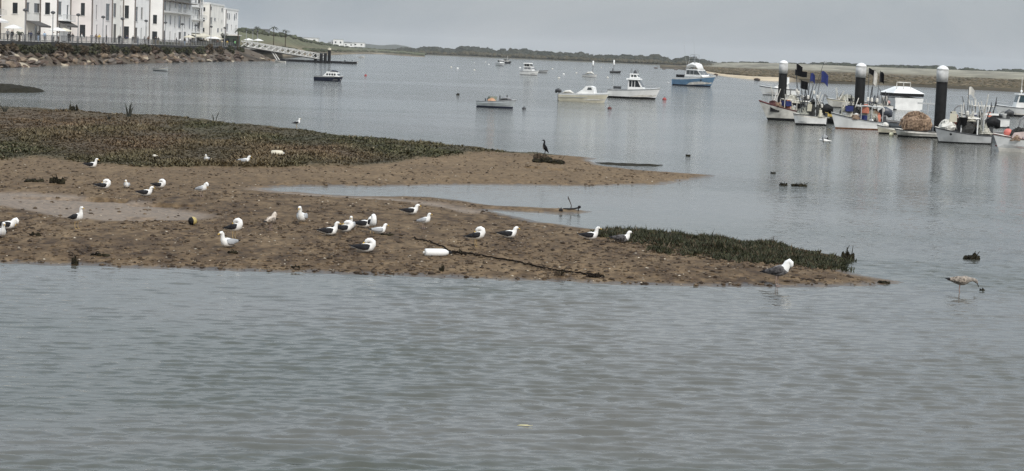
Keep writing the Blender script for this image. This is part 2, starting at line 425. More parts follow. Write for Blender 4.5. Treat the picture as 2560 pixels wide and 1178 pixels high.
def ground_info(x, y):
    x = np.atleast_1d(np.asarray(x, float)); y = np.atleast_1d(np.asarray(y, float))
    P = np.stack([x, y], 1)
    d = sdist(P, W_SHORE) + 0.10 * vn(x * 1.3, y * 0.5, 3) + 0.05 * vn(x * 4, y * 1.6, 5)
    marsh = sstep(sdist(P, W_MARSH) + 0.8 * vn(x * 0.5, y * 0.18, 11), -0.3, 0.8)
    rush = sstep(sdist(P, W_RUSH), -0.1, 0.25)
    mud = np.maximum(sstep(sdist(P, W_MUD) + 0.5 * vn(x * 0.9, y * 0.4, 17), -0.3, 0.5), sstep(sdist(P, W_MUD2) + 0.5 * vn(x, y * 0.5, 19), -0.4, 0.5))
    z = np.where(d > 0, 0.13 * (1 - np.exp(-np.maximum(d, 0) / 1.6)), 0.10 * np.maximum(d, -6))
    amp = sstep(d, 0.0, 0.7)
    z = z + amp * (0.022 * vn(x * 0.45, y * 0.22, 23) + (1 - 0.85 * mud) * (0.013 * vn(x * 3.1, y * 1.6, 29) + 0.012 * vn(x * 8, y * 4.5, 31) + 0.008 * vn(x * 17, y * 10, 37)))
    z = z + marsh * amp * (0.05 + 0.08 * fbm(x * 0.55, y * 0.2, 41)) + rush * amp * 0.02
    z = z - mud * amp * 0.035
    for pp in W_POOLS:
        dp = sdist(P, pp) + 0.06 * vn(x * 2.5, y * 1.2, 43)
        s = sstep(dp, -0.25, 0.05); z = z * (1 - s) + s * -0.02
    return z, d, marsh, rush, mud
def gz(x, y): return float(ground_info(x, y)[0][0])
def GS(px, py):
    """where the sight line meets the sandbank or the water"""
    z = 0.0
    for _ in range(6):
        p = G(px, py, z); z = max(0.0, gz(p.x, p.y))
    return G(px, py, z)

def marsh_brown(x, y):
    # withered brown growth in the middle and landward part, green along the front and towards the tip
    U = 1280 + F * x / y; V = 0.0395 * (U - 1280) + 135 + F * (CAM_H - 0.15) / y
    frac = np.clip((V - (265 + 0.095 * U)) / 130.0, 0, 1.5)
    b = np.clip(1.15 - np.abs(frac - 0.32) * 2.1 - np.clip((U - 350) / 750, 0, 1) * 0.75, 0, 1) + 0.45 * fbm(x * 0.25, y * 0.09, 81)
    return np.clip(b, 0, 1)
def sandbank():
    ys = 33.0 * (140.0 / 33.0) ** (np.linspace(0, 1, 520))
    us = np.linspace((-950 - 1280) / F, (2330 - 1280) / F, 640)
    U, Y = np.meshgrid(us, ys); X = U * Y
    x = X.ravel(); y = Y.ravel()
    z, d, marsh, rush, mud = ground_info(x, y)
    nr, nc = X.shape
    idx = np.arange(nr * nc).reshape(nr, nc)
    fa = np.stack([idx[:-1, :-1], idx[:-1, 1:], idx[1:, 1:], idx[1:, :-1]], -1).reshape(-1, 4)
    keep = (z[fa] > -0.12).any(1)
    fa = fa[keep]
    used = np.unique(fa); remap = np.full(nr * nc, -1); remap[used] = np.arange(len(used))
    fa = remap[fa]; x, y, z, d, marsh, rush, mud = (q[used] for q in (x, y, z, d, marsh, rush, mud))
    # soil colour: brown shelly sand, paler silt, dark peaty ground under plants, wet rim
    n1 = fbm(x * 0.6, y * 0.25, 51); n2 = fbm(x * 5, y * 2.4, 53); n3 = vn(x * 14, y * 7, 57)
    brown = np.array([0.100, 0.0645, 0.033]); pale = np.array([0.172, 0.119, 0.066]); dark = np.array([0.032, 0.018, 0.009])
    silt = np.array([0.180, 0.132, 0.090]); mb = marsh_brown(x, y)[:, None]; peat = np.array([0.042, 0.041, 0.019]) * (1 - mb) + np.array([0.078, 0.055, 0.032]) * mb
    k = np.clip(0.52 + 0.17 * n1 + 0.33 * n2, 0, 1)[:, None]
    c = dark + (brown - dark) * np.clip(k * 2, 0, 1) + (pale - brown) * np.clip(k * 2 - 1, 0, 1)
    c = c * (1 + 0.22 * n3[:, None])
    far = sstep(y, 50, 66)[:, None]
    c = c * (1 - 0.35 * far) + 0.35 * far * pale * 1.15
    c = c + (silt * (1 + 0.08 * n2[:, None]) - c) * (0.85 * mud)[:, None]
    c = c + (peat * (1 + 0.3 * n2[:, None]) - c) * np.clip(marsh * 0.9 + rush * 0.9, 0, 1)[:, None]
    wet = (1 - sstep(d + 0.12 * n2, 0.10, 0.55))[:, None]
    c = c * (1 - 0.38 * wet)
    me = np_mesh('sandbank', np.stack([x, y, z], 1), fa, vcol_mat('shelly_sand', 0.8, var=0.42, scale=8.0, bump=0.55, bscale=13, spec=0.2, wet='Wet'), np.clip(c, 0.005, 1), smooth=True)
    wv = np.clip(np.maximum(wet[:, 0] * 0.8, mud * 0.45) * (1 - np.clip(marsh + rush, 0, 1)) , 0, 1)
    me.attributes.new('Wet', 'FLOAT', 'POINT').data.foreach_set('value', wv.astype(np.float32))
    struct(link_mesh('sandbank', me))
sandbank()

def bar(name, pts, h, m, kind='structure', seed=1, n=60):
    """a thin mud or weed bar just awash; pts its outline in photograph pixels"""
    poly = ground_poly(pts); lo = poly.min(0) - 0.3; hi = poly.max(0) + 0.3
    ny = 14; xs = np.linspace(lo[0], hi[0], n); ys = np.linspace(lo[1], hi[1], ny * 2)
    X, Y = np.meshgrid(xs, ys); x = X.ravel(); y = Y.ravel()
    d = sdist(np.stack([x, y], 1), poly) + 0.08 * vn(x * 2, y * 1.2, seed)
    z = np.where(d > 0, h * (1 - np.exp(-d / 0.35)), d * 0.3) + 0.4 * h * vn(x * 3, y * 2, seed + 1) * (d > 0)
    idx = np.arange(len(x)).reshape(X.shape)
    fa = np.stack([idx[:-1, :-1], idx[:-1, 1:], idx[1:, 1:], idx[1:, :-1]], -1).reshape(-1, 4)
    fa = fa[(z[fa] > -0.05).any(1)]
    o = link_mesh(name, np_mesh(name, np.stack([x, y, np.maximum(z, -0.3)], 1), fa, m, smooth=True))
    return struct(o)
DMUD = mat('dark_mud', (0.05, 0.042, 0.032), 0.55, 0.35, 2.0, bump=0.5, bscale=8)
bar('weed_bar', [(1490, 407), (1560, 408), (1655, 413), (1640, 417), (1560, 415), (1500, 411)], 0.05, WEED, seed=61)
bar('weed_bar', [(878, 343), (920, 344), (996, 350), (990, 356), (900, 351)], 0.10, WEED, seed=67)
bar('weed_bar', [(-400, 221), (0, 221), (40, 222), (108, 229), (100, 232), (0, 232), (-400, 226)], 0.35, WEED, seed=71)
# ------------------------------------------------------------------ plants of the salt marsh
rng = np.random.default_rng(7)
random.seed(7)
def tufts(name, x, y, z, h, col, blades=6, width=0.03, spread=0.5, m=None):
    n = len(x); N = n * blades
    bx = np.repeat(x, blades); by = np.repeat(y, blades); bz = np.repeat(z, blades); bh = np.repeat(h, blades)
    a = rng.uniform(0, 2 * np.pi, N); lean = rng.uniform(0.1, 1.0, N) * spread
    hh = bh * rng.uniform(0.6, 1.15, N); wd = width * rng.uniform(0.6, 1.4, N)
    off = rng.uniform(0, 1, N) * 0.35 * bh
    b0 = np.stack([bx + np.cos(a) * off, by + np.sin(a) * off, bz - 0.02], 1)
    t = a + np.pi / 2 + rng.uniform(-1, 1, N)
    sd = np.stack([np.cos(t), np.sin(t), np.zeros(N)], 1) * wd[:, None]
    tip = b0 + np.stack([np.cos(a) * lean * hh, np.sin(a) * lean * hh, hh], 1)
    mid = b0 * 0.45 + tip * 0.55 + sd * 0.6
    mid2 = b0 * 0.45 + tip * 0.55 - sd * 0.6
    V = np.stack([b0 - sd * 0.5, b0 + sd * 0.5, mid, tip, mid2], 1).reshape(-1, 3)
    i = np.arange(N)[:, None] * 5
    Fq = np.concatenate([i + np.array([[0, 1, 2, 4]]), ], 1)
    Ft = i + np.array([[4, 2, 3, 3]])
    C = np.repeat(np.repeat(col, blades, 0) * rng.uniform(0.65, 1.35, (N, 1)), 5, 0)
    faces3 = np.concatenate([i + np.array([[0, 1, 2]]), i + np.array([[0, 2, 4]]), i + np.array([[4, 2, 3]])], 0)
    me = np_mesh(name, V, faces3, m or vcol_mat('marsh_plant', 0.7, var=0.2), np.clip(C, 0.003, 1))
    return link_mesh(name, me)
def scatter_poly(poly_px, n, wpoly):
    """n random points inside a polygon, even in the photograph (so dense enough where it is near)"""
    P = np.array(poly_px, float); lo = P.min(0); hi = P.max(0); out = []
    while sum(map(len, out)) < n:
        q = rng.uniform(lo, hi, (n * 2, 2)); out.append(q[sdist(q, P) > 0])
    q = np.concatenate(out)[:n]
    d = np.stack([(q[:, 0] - 1280) / F, (589 - q[:, 1]) / F, -np.ones(n)], 1) @ RN.T
    t = (0.12 - CAM_H) / d[:, 2]
    return d[:, 0] * t, d[:, 1] * t

def marsh():
    x, y = scatter_poly([(max(a, -500), b) for a, b in MARSH], 46000, W_MARSH)
    z, d, mr, ru, mu = ground_info(x, y)
    clump = fbm(x * 0.42, y * 0.15, 77) + 0.7 * fbm(x * 1.6, y * 0.6, 79)
    k = (d > 0.15) & (mr + rng.uniform(-0.35, 0.25, len(x)) > 0.35) & (clump + rng.uniform(-0.4, 0.4, len(x)) > -1.15); x, y, z, d, clump = x[k], y[k], z[k], d[k], clump[k]
    brownness = marsh_brown(x, y)[:, None]
    green = np.array([0.046, 0.048, 0.020]); olive = np.array([0.080, 0.074, 0.034]); brown = np.array([0.120, 0.082, 0.046])
    g = rng.uniform(0, 1, (len(x), 1)); c = green + (olive - green) * g; c = c + (brown - c) * brownness
    pale = rng.uniform(0, 1, len(x)) < 0.05; c[pale] = np.array([0.19, 0.155, 0.10]); c = c * (0.76 + 0.40 * np.clip(clump, -1, 1))[:, None]
    h = 0.045 + 0.085 * np.clip(clump + 0.4, 0, 1.7) * rng.uniform(0.4, 1.3, len(x))
    h = h * np.clip(0.35 + 0.65 * ground_info(x, y)[2], 0.3, 1)
    o = tufts('marsh_plants', x, y, z, h, c, blades=4, width=0.055, spread=1.7)
    struct(tag(o, 'low brown and olive salt marsh plants covering the back of the sandbank', 'marsh plants'), 'stuff')
    x, y = scatter_poly(RUSH, 8200, W_RUSH)
    x = x + rng.normal(0, 0.16, len(x)); y = y + rng.normal(0, 0.45, len(y))
    z, d, mr, ru, mu = ground_info(x, y)
    lum = vn(x * 1.6, y * 0.8, 83) + 0.6 * vn(x * 4.5, y * 2.0, 85)
    k = (z > -0.03) & (lum + rng.uniform(-0.5, 0.5, len(x)) > -0.75); x, y, z, lum = x[k], y[k], z[k], lum[k]
    g = rng.uniform(0, 1, (len(x), 1)); c = np.array([0.020, 0.025, 0.012]) + (np.array([0.058, 0.058, 0.027]) - np.array([0.020, 0.025, 0.012])) * g
    dead = rng.uniform(0, 1, len(x)) < 0.16 + 0.15 * (lum < -0.3); c[dead] = np.array([0.085, 0.062, 0.036])
    h = np.clip(0.11 + 0.065 * lum, 0.04, 0.26) * rng.uniform(0.55, 1.25, len(x)); tall = rng.uniform(0, 1, len(x)) < 0.012; h[tall] *= 1.9
    o = tufts('glasswort', x, y, np.maximum(z, 0), h, c, blades=8, width=0.024, spread=0.9)
    struct(tag(o, 'dense dark green glasswort growing along the tip of the near sand spit', 'glasswort'), 'stuff')
marsh()
def reed(px, py, h, n, label, spread=0.25, wid=0.02, col=(0.02, 0.022, 0.014), seed=0):
    p = GS(px, py); r = random.Random(seed); m = MB()
    t = thing('marsh_reed', label, 'reed', p)
    me = None
    for i in range(n):
        a = r.uniform(0, 6.28); l = r.uniform(0.1, 1) * spread; hh = h * r.uniform(0.55, 1.0)
        q = Vector((math.cos(a) * 0.05, math.sin(a) * 0.05, -0.05))
        MB().path([q, q + Vector((math.cos(a) * l * 0.35, math.sin(a) * l * 0.35, hh * 0.55)), q + Vector((math.cos(a) * l, math.sin(a) * l, hh))], [wid, wid * 0.8, wid * 0.15], 5).build('leaf', mat('dark_reed_leaf', col, 0.7, 0.3), t)
reed(322, 293, 0.95, 7, 'tall dark pointed reed clump standing on the marsh edge', 0.22, 0.06, seed=3)
reed(537, 304, 0.62, 5, 'thin sparse reed stems beside open water on the marsh edge', 0.30, 0.022, seed=5)
reed(12, 281, 0.7, 7, 'bushy dry reed tuft on the landward end of the marsh edge', 0.5, 0.03, (0.06, 0.05, 0.03), seed=8)
reed(275, 299, 0.35, 5, 'short pale leaning reed stalks in front of the marsh edge', 0.35, 0.03, (0.16, 0.13, 0.09), seed=9)

# ------------------------------------------------------------------ clods, shells
OCT = np.array([(1, 0, 0), (0, 1, 0), (-1, 0, 0), (0, -1, 0), (0, 0, 1), (0, 0, -1)], float)
OCF = np.array([(0, 1, 4), (1, 2, 4), (2, 3, 4), (3, 0, 4), (1, 0, 5), (2, 1, 5), (3, 2, 5), (0, 3, 5)])
def lumps(name, x, y, z, sx, sy, sz, col, m):
    n = len(x); a = rng.uniform(0, 6.28, n); ca, sa = np.cos(a), np.sin(a)
    v = OCT[None] * rng.uniform(0.6, 1.25, (n, 6, 1)); v = v * np.stack([sx, sy, sz], 1)[:, None, :]
    X = v[..., 0] * ca[:, None] - v[..., 1] * sa[:, None] + x[:, None]; Y = v[..., 0] * sa[:, None] + v[..., 1] * ca[:, None] + y[:, None]
    V = np.stack([X, Y, v[..., 2] + z[:, None]], -1).reshape(-1, 3)
    Fc = (np.arange(n)[:, None, None] * 6 + OCF[None]).reshape(-1, 3)
    return link_mesh(name, np_mesh(name, V, Fc, m, np.repeat(col, 6, 0), smooth=True))
def litter():
    allp = [(max(a, -500), b) for a, b in SHORE]
    x, y = scatter_poly(allp, 30000, W_SHORE)
    z, d, mr, ru, mu = ground_info(x, y)
    k = (d > 0.12) & (mr < 0.25) & (ru < 0.3) & ((mu < 0.3) | (rng.uniform(0, 1, len(x)) < 0.12)) & (fbm(x * 0.8, y * 0.35, 91) + rng.uniform(-0.9, 0.9, len(x)) > -0.1)
    x, y, z = x[k], y[k], z[k]; n = len(x); s = 0.018 + 0.052 * rng.uniform(0, 1, n) ** 3.2
    g = rng.uniform(0, 1, (n, 1)); c = np.array([0.030, 0.019, 0.011]) + (np.array([0.15, 0.105, 0.063]) - np.array([0.030, 0.019, 0.011])) * g ** 1.4
    o = lumps('sand_clods', x, y, z + s * 0.15, s * 1.3, s, s * 0.55, c, vcol_mat('wet_clod', 0.8))
    struct(tag(o, 'small brown clods and pebbles strewn over the sandbank', 'clods'), 'stuff')
    x, y = scatter_poly(allp, 1500, W_SHORE); z, d, mr, ru, mu = ground_info(x, y)
    k = (d > 0.1) & (mr < 0.6) & (ru < 0.3); x, y, z = x[k], y[k], z[k]; n = len(x); s = 0.012 + 0.028 * rng.uniform(0, 1, n) ** 3
    c = np.array([[0.42, 0.36, 0.28]]) * rng.uniform(0.6, 1.3, (n, 1))
    o = lumps('shell_litter', x, y, z + s * 0.2, s * 1.4, s, s * 0.5, np.clip(c, 0, 0.8), vcol_mat('pale_shell', 0.5))
    struct(tag(o, 'pale broken shells scattered over the sandbank', 'shells'), 'stuff')
litter()

def weed_clump(px, py, w, h, label, seed, name='seaweed_clump', cat='seaweed', m=None, twigs=3):
    """ragged heap of wrack: uneven lumpy mass and sticking-out strands"""
    p = GS(px, py); r = random.Random(seed); t = thing(name, label, cat, p, r.uniform(-0.3, 0.3))
    b = MB(); k = 5
    for i in range(k):
        x = (i - (k - 1) / 2) / k * w * 0.85 + r.uniform(-0.05, 0.05) * w
        b.ball((x, r.uniform(-0.12, 0.12) * w, h * 0.2), (w * r.uniform(0.11, 0.2), w * r.uniform(0.10, 0.2), h * r.uniform(0.45, 0.9)), 8, 5)
    for i in range(len(b.v)):
        v = b.v[i]; b.v[i] = (v[0] + r.uniform(-1, 1) * 0.035 * w, v[1] + r.uniform(-1, 1) * 0.035 * w, max(-0.03, v[2] + r.uniform(-1, 1) * 0.16 * h))
    b.build('heap', m or WEED, t)
    for i in range(twigs):
        a = r.uniform(0, 6.28); x = r.uniform(-0.35, 0.35) * w
        MB().path([(x, 0, h * 0.2), (x + math.cos(a) * w * 0.16, math.sin(a) * w * 0.16, h * r.uniform(0.7, 1.5)), (x + math.cos(a) * w * 0.3, math.sin(a) * w * 0.3, h * r.uniform(0.4, 1.7))], [0.012, 0.01, 0.006], 5).build('strand', WEED, t)
    return t
weed_clump(140, 459, 0.55, 0.20, 'dark broken driftwood stub with weed on the brown sand', 1)
weed_clump(85, 455, 0.7, 0.10, 'flat brown seaweed heap next to the driftwood stub', 2, twigs=1)
weed_clump(88, 590, 0.28, 0.08, 'small dark mud lump beside the pale silt flat', 3, twigs=0)
weed_clump(250, 641, 0.40, 0.07, 'thin dark weed strip behind the sand edge, near the lone standing gull', 4, twigs=2)
weed_clump(188, 661, 0.16, 0.12, 'little dark weed sprig poking up at the waterline', 5, twigs=3)
weed_clump(738, 672, 0.20, 0.07, 'dark wet weed tuft lying on the waterline below the gull cluster', 6, twigs=1)
weed_clump(1104, 678, 0.12, 0.10, 'tiny forked dark twig on the sand in front of the white fender', 7, twigs=4)
weed_clump(582, 632, 0.24, 0.05, 'small dark weed scrap in front of the pair of gulls', 8, twigs=1)
weed_clump(968, 588, 0.30, 0.05, 'thin dark weed strand beside the gull cluster', 9, twigs=2)
weed_clump(1933, 434, 0.25, 0.08, 'small dark weed scrap floating in open water off the spit tip', 11, twigs=1)
weed_clump(1720, 391, 0.26, 0.10, 'dark floating weed ball beyond the tip of the back spit', 12, twigs=0)
weed_clump(1958, 464, 0.30, 0.10, 'dark reed stubs breaking the open water, the smaller patch', 13, twigs=4)
weed_clump(1998, 466, 0.60, 0.11, 'wide row of dark reed stubs breaking the open water', 14, twigs=6)
weed_clump(2430, 648, 0.42, 0.13, 'dark seaweed clump floating in still water behind the wading bird', 15, twigs=2)
weed_clump(2120, 651, 0.34, 0.22, 'nearly black weed ball at the tip of the glasswort strip', 16, twigs=3)
weed_clump(2210, 708, 0.30, 0.05, 'thin dark weed trail at the sharp tip of the near sand spit', 17, twigs=1)
weed_clump(2062, 656, 0.26, 0.10, 'brown weed lump under the edge of the glasswort strip', 18, twigs=1, m=WOOD)
weed_clump(183, 280, 0.55, 0.42, 'dark stump leaning out of the marsh edge against bright water', 19, twigs=3)
weed_clump(165, 309, 0.85, 0.22, 'dark hollow log half buried in brown marsh plants', 20, twigs=2, m=WOOD)
weed_clump(2455, 727, 0.12, 0.05, 'tiny dark weed bits floating beside the wading bird', 21, twigs=1)
weed_clump(1145, 238, 0.38, 0.2, 'small dark float drifting in the channel between the moored boats', 22, twigs=0)

# ------------------------------------------------------------------ birds
GWHITE = mat('white_plumage', (0.82, 0.81, 0.78), 0.75, 0.06, 14.0)
GDARK = mat('slate_wing_plumage', (0.019, 0.019, 0.021), 0.8, 0.3, 14.0, spec=0.2)
GGREY = mat('pale_grey_wing_plumage', (0.36, 0.37, 0.38), 0.7, 0.12, 14.0)
GBROWN = mat('mottled_brown_plumage', (0.085, 0.068, 0.055), 0.8, 0.6, 26.0, col2=(0.26, 0.22, 0.18))
GBELLY = mat('streaked_pale_plumage', (0.27, 0.235, 0.20), 0.8, 0.4, 22.0)
GBUFF = mat('streaked_buff_plumage', (0.52, 0.45, 0.38), 0.8, 0.25, 22.0)
BILL = mat('yellow_bill', (0.60, 0.38, 0.06), 0.45, 0.1)
DBILL = mat('dark_bill', (0.03, 0.026, 0.024), 0.45, 0.1)
LEG = mat('fleshy_yellow_leg', (0.42, 0.30, 0.14), 0.6, 0.1)
PLEG = mat('pinkish_grey_leg', (0.30, 0.22, 0.19), 0.6, 0.1)
EYE = mat('dark_eye', (0.01, 0.01, 0.01), 0.2, 0.1)
BODY = [(-0.27, 0.115, 0.015, 0.008), (-0.21, 0.112, 0.040, 0.020), (-0.12, 0.108, 0.068, 0.055), (-0.03, 0.106, 0.092, 0.088), (0.055, 0.112, 0.090, 0.096), (0.115, 0.130, 0.074, 0.084)]
NECKS = {
    'sit':    [(0.148, 0.175, 0.050, 0.058), (0.158, 0.212, 0.041, 0.046), (0.168, 0.244, 0.041, 0.045), (0.190, 0.266, 0.040, 0.040), (0.218, 0.266, 0.030, 0.032), (0.238, 0.258, 0.014, 0.015)],
    'alert':  [(0.150, 0.185, 0.046, 0.054), (0.160, 0.235, 0.036, 0.040), (0.168, 0.283, 0.038, 0.042), (0.190, 0.308, 0.039, 0.039), (0.219, 0.307, 0.030, 0.031), (0.240, 0.298, 0.014, 0.015)],
    'tuck':   [(0.155, 0.180, 0.062, 0.066), (0.158, 0.228, 0.055, 0.056), (0.118, 0.262, 0.052, 0.050), (0.062, 0.262, 0.045, 0.044), (0.018, 0.240, 0.034, 0.034), (-0.008, 0.222, 0.016, 0.016)],
    'preen':  [(0.150, 0.178, 0.060, 0.066), (0.175, 0.225, 0.050, 0.052), (0.212, 0.245, 0.044, 0.044), (0.236, 0.212, 0.041, 0.041), (0.230, 0.168, 0.034, 0.034), (0.212, 0.140, 0.016, 0.016)],
    'forage': [(0.165, 0.135, 0.054, 0.058), (0.215, 0.140, 0.040, 0.042), (0.260, 0.135, 0.037, 0.038), (0.300, 0.115, 0.036, 0.036), (0.325, 0.085, 0.028, 0.028), (0.336, 0.062, 0.014, 0.014)],
}
BIRD = {}
def bird_meshes(pose, look, stand):
    key = (pose, look, stand)
    if key in BIRD: return BIRD[key]
    body, wing, bill, leg, neckm = {'dark': (GWHITE, GDARK, BILL, LEG, GWHITE), 'grey': (GWHITE, GGREY, BILL, PLEG, GWHITE),
                                    'juv': (GBELLY, GBROWN, DBILL, PLEG, GBELLY), 'juvw': (mat('smoky_grey_plumage', (0.10, 0.098, 0.10), 0.8, 0.4, 22.0, col2=(0.20, 0.19, 0.19)), mat('dark_grey_brown_plumage', (0.030, 0.029, 0.030), 0.8, 0.5, 26.0, col2=(0.075, 0.07, 0.07), spec=0.2), DBILL, PLEG, GWHITE), 'buff': (GBUFF, GBROWN, DBILL, PLEG, GBUFF)}[look]
    tilt = 0.0 if (not stand or pose == 'forage') else 0.20
    up = {0: 0.0, 1: 0.155}[stand]
    def T(x, y, z):
        zz = z - 0.105; c, s_ = math.cos(tilt), math.sin(tilt)
        return (x * c - zz * s_, y, 0.105 + up + x * s_ + zz * c)
    prof = BODY + NECKS[pose]
    pts = [T(p[0], 0, p[1]) for p in prof]; rad = [(p[2], p[3]) for p in prof]
    mats = [0] * (len(BODY) - 1) + [1] * (len(NECKS[pose])); mats = mats[:len(pts) - 1]
    b = MB().path(pts, rad, 12, mats=mats)
    if not stand:
        b.v = [(x, y, max(z, -0.01)) for x, y, z in b.v]
    out = [('body', b.mesh('body', [body, neckm], True))]
    for sgn in (-1, 1):
        wp = [(0.105, 0.060, 0.150), (0.060, 0.086, 0.135), (-0.03, 0.090, 0.130), (-0.13, 0.064, 0.132), (-0.22, 0.034, 0.135), (-0.315, 0.012, 0.142)]
        wr = [(0.008, 0.030), (0.020, 0.058), (0.022, 0.062), (0.018, 0.044), (0.012, 0.024), (0.003, 0.006)]
        wb = MB().path([T(a, sgn * c, d) for a, c, d in wp], wr, 8, mats=[0, 0, 0, 1 if look == 'grey' else 0, 2])
        out.append(('wing', wb.mesh('wing', [wing, wing, GDARK], True)))
    h0, h1 = Vector(pts[-2]), Vector(pts[-1]); d = (h1 - h0).normalized()
    bl = 0.055 if pose != 'forage' else 0.075
    out.append(('bill', MB().path([h1 - d * 0.012, h1 + d * bl * 0.6, h1 + d * bl + Vector((0, 0, -0.008))], [(0.010, 0.013), (0.008, 0.011), (0.002, 0.003)], 6).mesh('bill', bill, True)))
    hc = Vector(pts[-3])
    for sgn in (-1, 1):
        e = (hc + h0) / 2 + Vector((0, sgn * 0.033, 0.008)); out.append(('eye', MB().ball(e, 0.006, 6, 4).mesh('eye', EYE, True)))
    if stand:
        for sgn in (-1, 1):
            lx = 0.0 + sgn * 0.012
            lb = MB().path([(lx - 0.01, sgn * 0.035, up + 0.06), (lx - 0.02, sgn * 0.036, 0.075), (lx, sgn * 0.036, -0.02)], [0.012, 0.0065, 0.0065], 6)
            for da in (-0.45, 0, 0.45):
                lb.path([(lx, sgn * 0.036, 0.004), (lx + 0.05 * math.cos(da), sgn * 0.036 + 0.05 * math.sin(da), 0.003)], [0.008, 0.004], 4)
            out.append(('leg', lb.mesh('leg', leg)))
    BIRD[key] = out
    return out
def gull(px, py, yaw, pose, look, stand, label, scale=1.0, name='gull', z=None, sink=0.0):
    p = GS(px, py) if z is None else G(px, py, z)
    if sink: p.z -= sink
    else: p.z -= 0.006
    t = thing(name, label, 'bird', p, math.radians(yaw), None if name != 'gull' else 'gulls resting on the sandbank', scale)
    for nm, me in bird_meshes(pose, look, stand): link_mesh(nm, me, t)
    return t
# px, py of the lowest point, heading (0 = bow to the right, -90 = facing the viewer)
gull(228, 420, -8, 'alert', 'dark', 0, 'gull sitting where marsh plants meet bare sand, with dark wings')
gull(258, 473, 5, 'tuck', 'dark', 0, 'dark-winged gull lying with its head drawn in, beside the small front-facing gull')
gull(317, 470, -90, 'sit', 'grey', 0, 'small white gull lying face-on between the lying gulls', 0.85)
gull(398, 471, -15, 'tuck', 'dark', 0, 'preening gull with a black patch over its tucked neck, behind the lying gull', 0.95)
gull(363, 491, -5, 'sit', 'dark', 0, 'gull lying with raised head in front of the preening gull on the silt edge')
gull(504, 492, -25, 'preen', 'grey', 1, 'all-white gull standing alone on thin legs with its head bowed', 0.9)
gull(517, 404, -95, 'sit', 'grey', 0, 'small gull crouched face-on among the green marsh plants', 0.9)
gull(610, 409, 0, 'sit', 'grey', 0, 'white gull sitting sideways in the green marsh plants')
gull(742, 318, 10, 'alert', 'dark', 1, 'gull standing on the far marsh edge against the open channel', 0.95)
gull(17, 574, 0, 'preen', 'dark', 0, 'gull with dark back curled up preening beside the gull at the bank end')
gull(3, 592, -60, 'alert', 'dark', 0, 'white-breasted gull sitting in front of the curled gull at the bank end')
gull(192, 571, -35, 'alert', 'dark', 1, 'lone gull standing upright with dark folded wings on the pale silt', 0.98)
gull(586, 597, -20, 'tuck', 'dark', 1, 'plump white gull with its head turned back, behind the grey-winged gull')
gull(571, 619, -130, 'alert', 'grey', 0, 'grey-winged gull sitting upright before the plump gull', 1.08)
gull(676, 575, 60, 'preen', 'buff', 1, 'buff brown young gull standing hunched away from the others', 0.9)
gull(755, 555, -100, 'alert', 'grey', 0, 'bright white gull facing forward, sitting upright above the group', 1.22)
gull(822, 589, 0, 'alert', 'dark', 0, 'gull with raised head and grey side at the outer end of the cluster')
gull(860, 581, 0, 'tuck', 'dark', 0, 'gull with arched white neck second in the cluster row', 0.98)
gull(877, 573, -85, 'alert', 'grey', 0, 'front-facing white gull at the back of the cluster')
gull(908, 570, -5, 'sit', 'dark', 0, 'gull with tawny side sitting behind the round white gull')
gull(930, 584, -70, 'tuck', 'dark', 1, 'round white gull standing in the middle of the cluster', 1.0)
gull(947, 585, 20, 'sit', 'grey', 0, 'half hidden white gull behind the round gull of the cluster', 0.85)
gull(912, 632, 0, 'tuck', 'dark', 0, 'large gull with black wings curled up preening in front of the cluster', 1.08)
gull(1026, 537, 0, 'sit', 'dark', 0, 'gull lying low with long black wing near the inlet edge')
gull(1060, 573, -20, 'sit', 'grey', 1, 'pale grey gull standing on both legs below the low-lying gull', 0.85)
gull(1191, 617, -10, 'tuck', 'dark', 1, 'big dark-winged gull standing with its neck arched behind the fender rope', 0.98)
gull(1270, 596, 0, 'sit', 'dark', 0, 'black-winged gull sitting alone past the arched gull')
gull(1474, 600, -10, 'alert', 'dark', 0, 'upright sitting gull where the glasswort strip begins')
gull(1553, 607, 0, 'sit', 'juvw', 0, 'smoky grey gull with white head lying under the glasswort strip', 1.0)
gull(1944, 715, -14, 'preen', 'juvw', 1, 'large dark grey gull with white neck preening on legs at the sand spit edge', 1.2)
gull(2400, 732, 0, 'forage', 'juv', 1, 'mottled brown wader stooping in shallow water off the spit tip', 1.02, 'wading_bird', 0.0, 0.02)

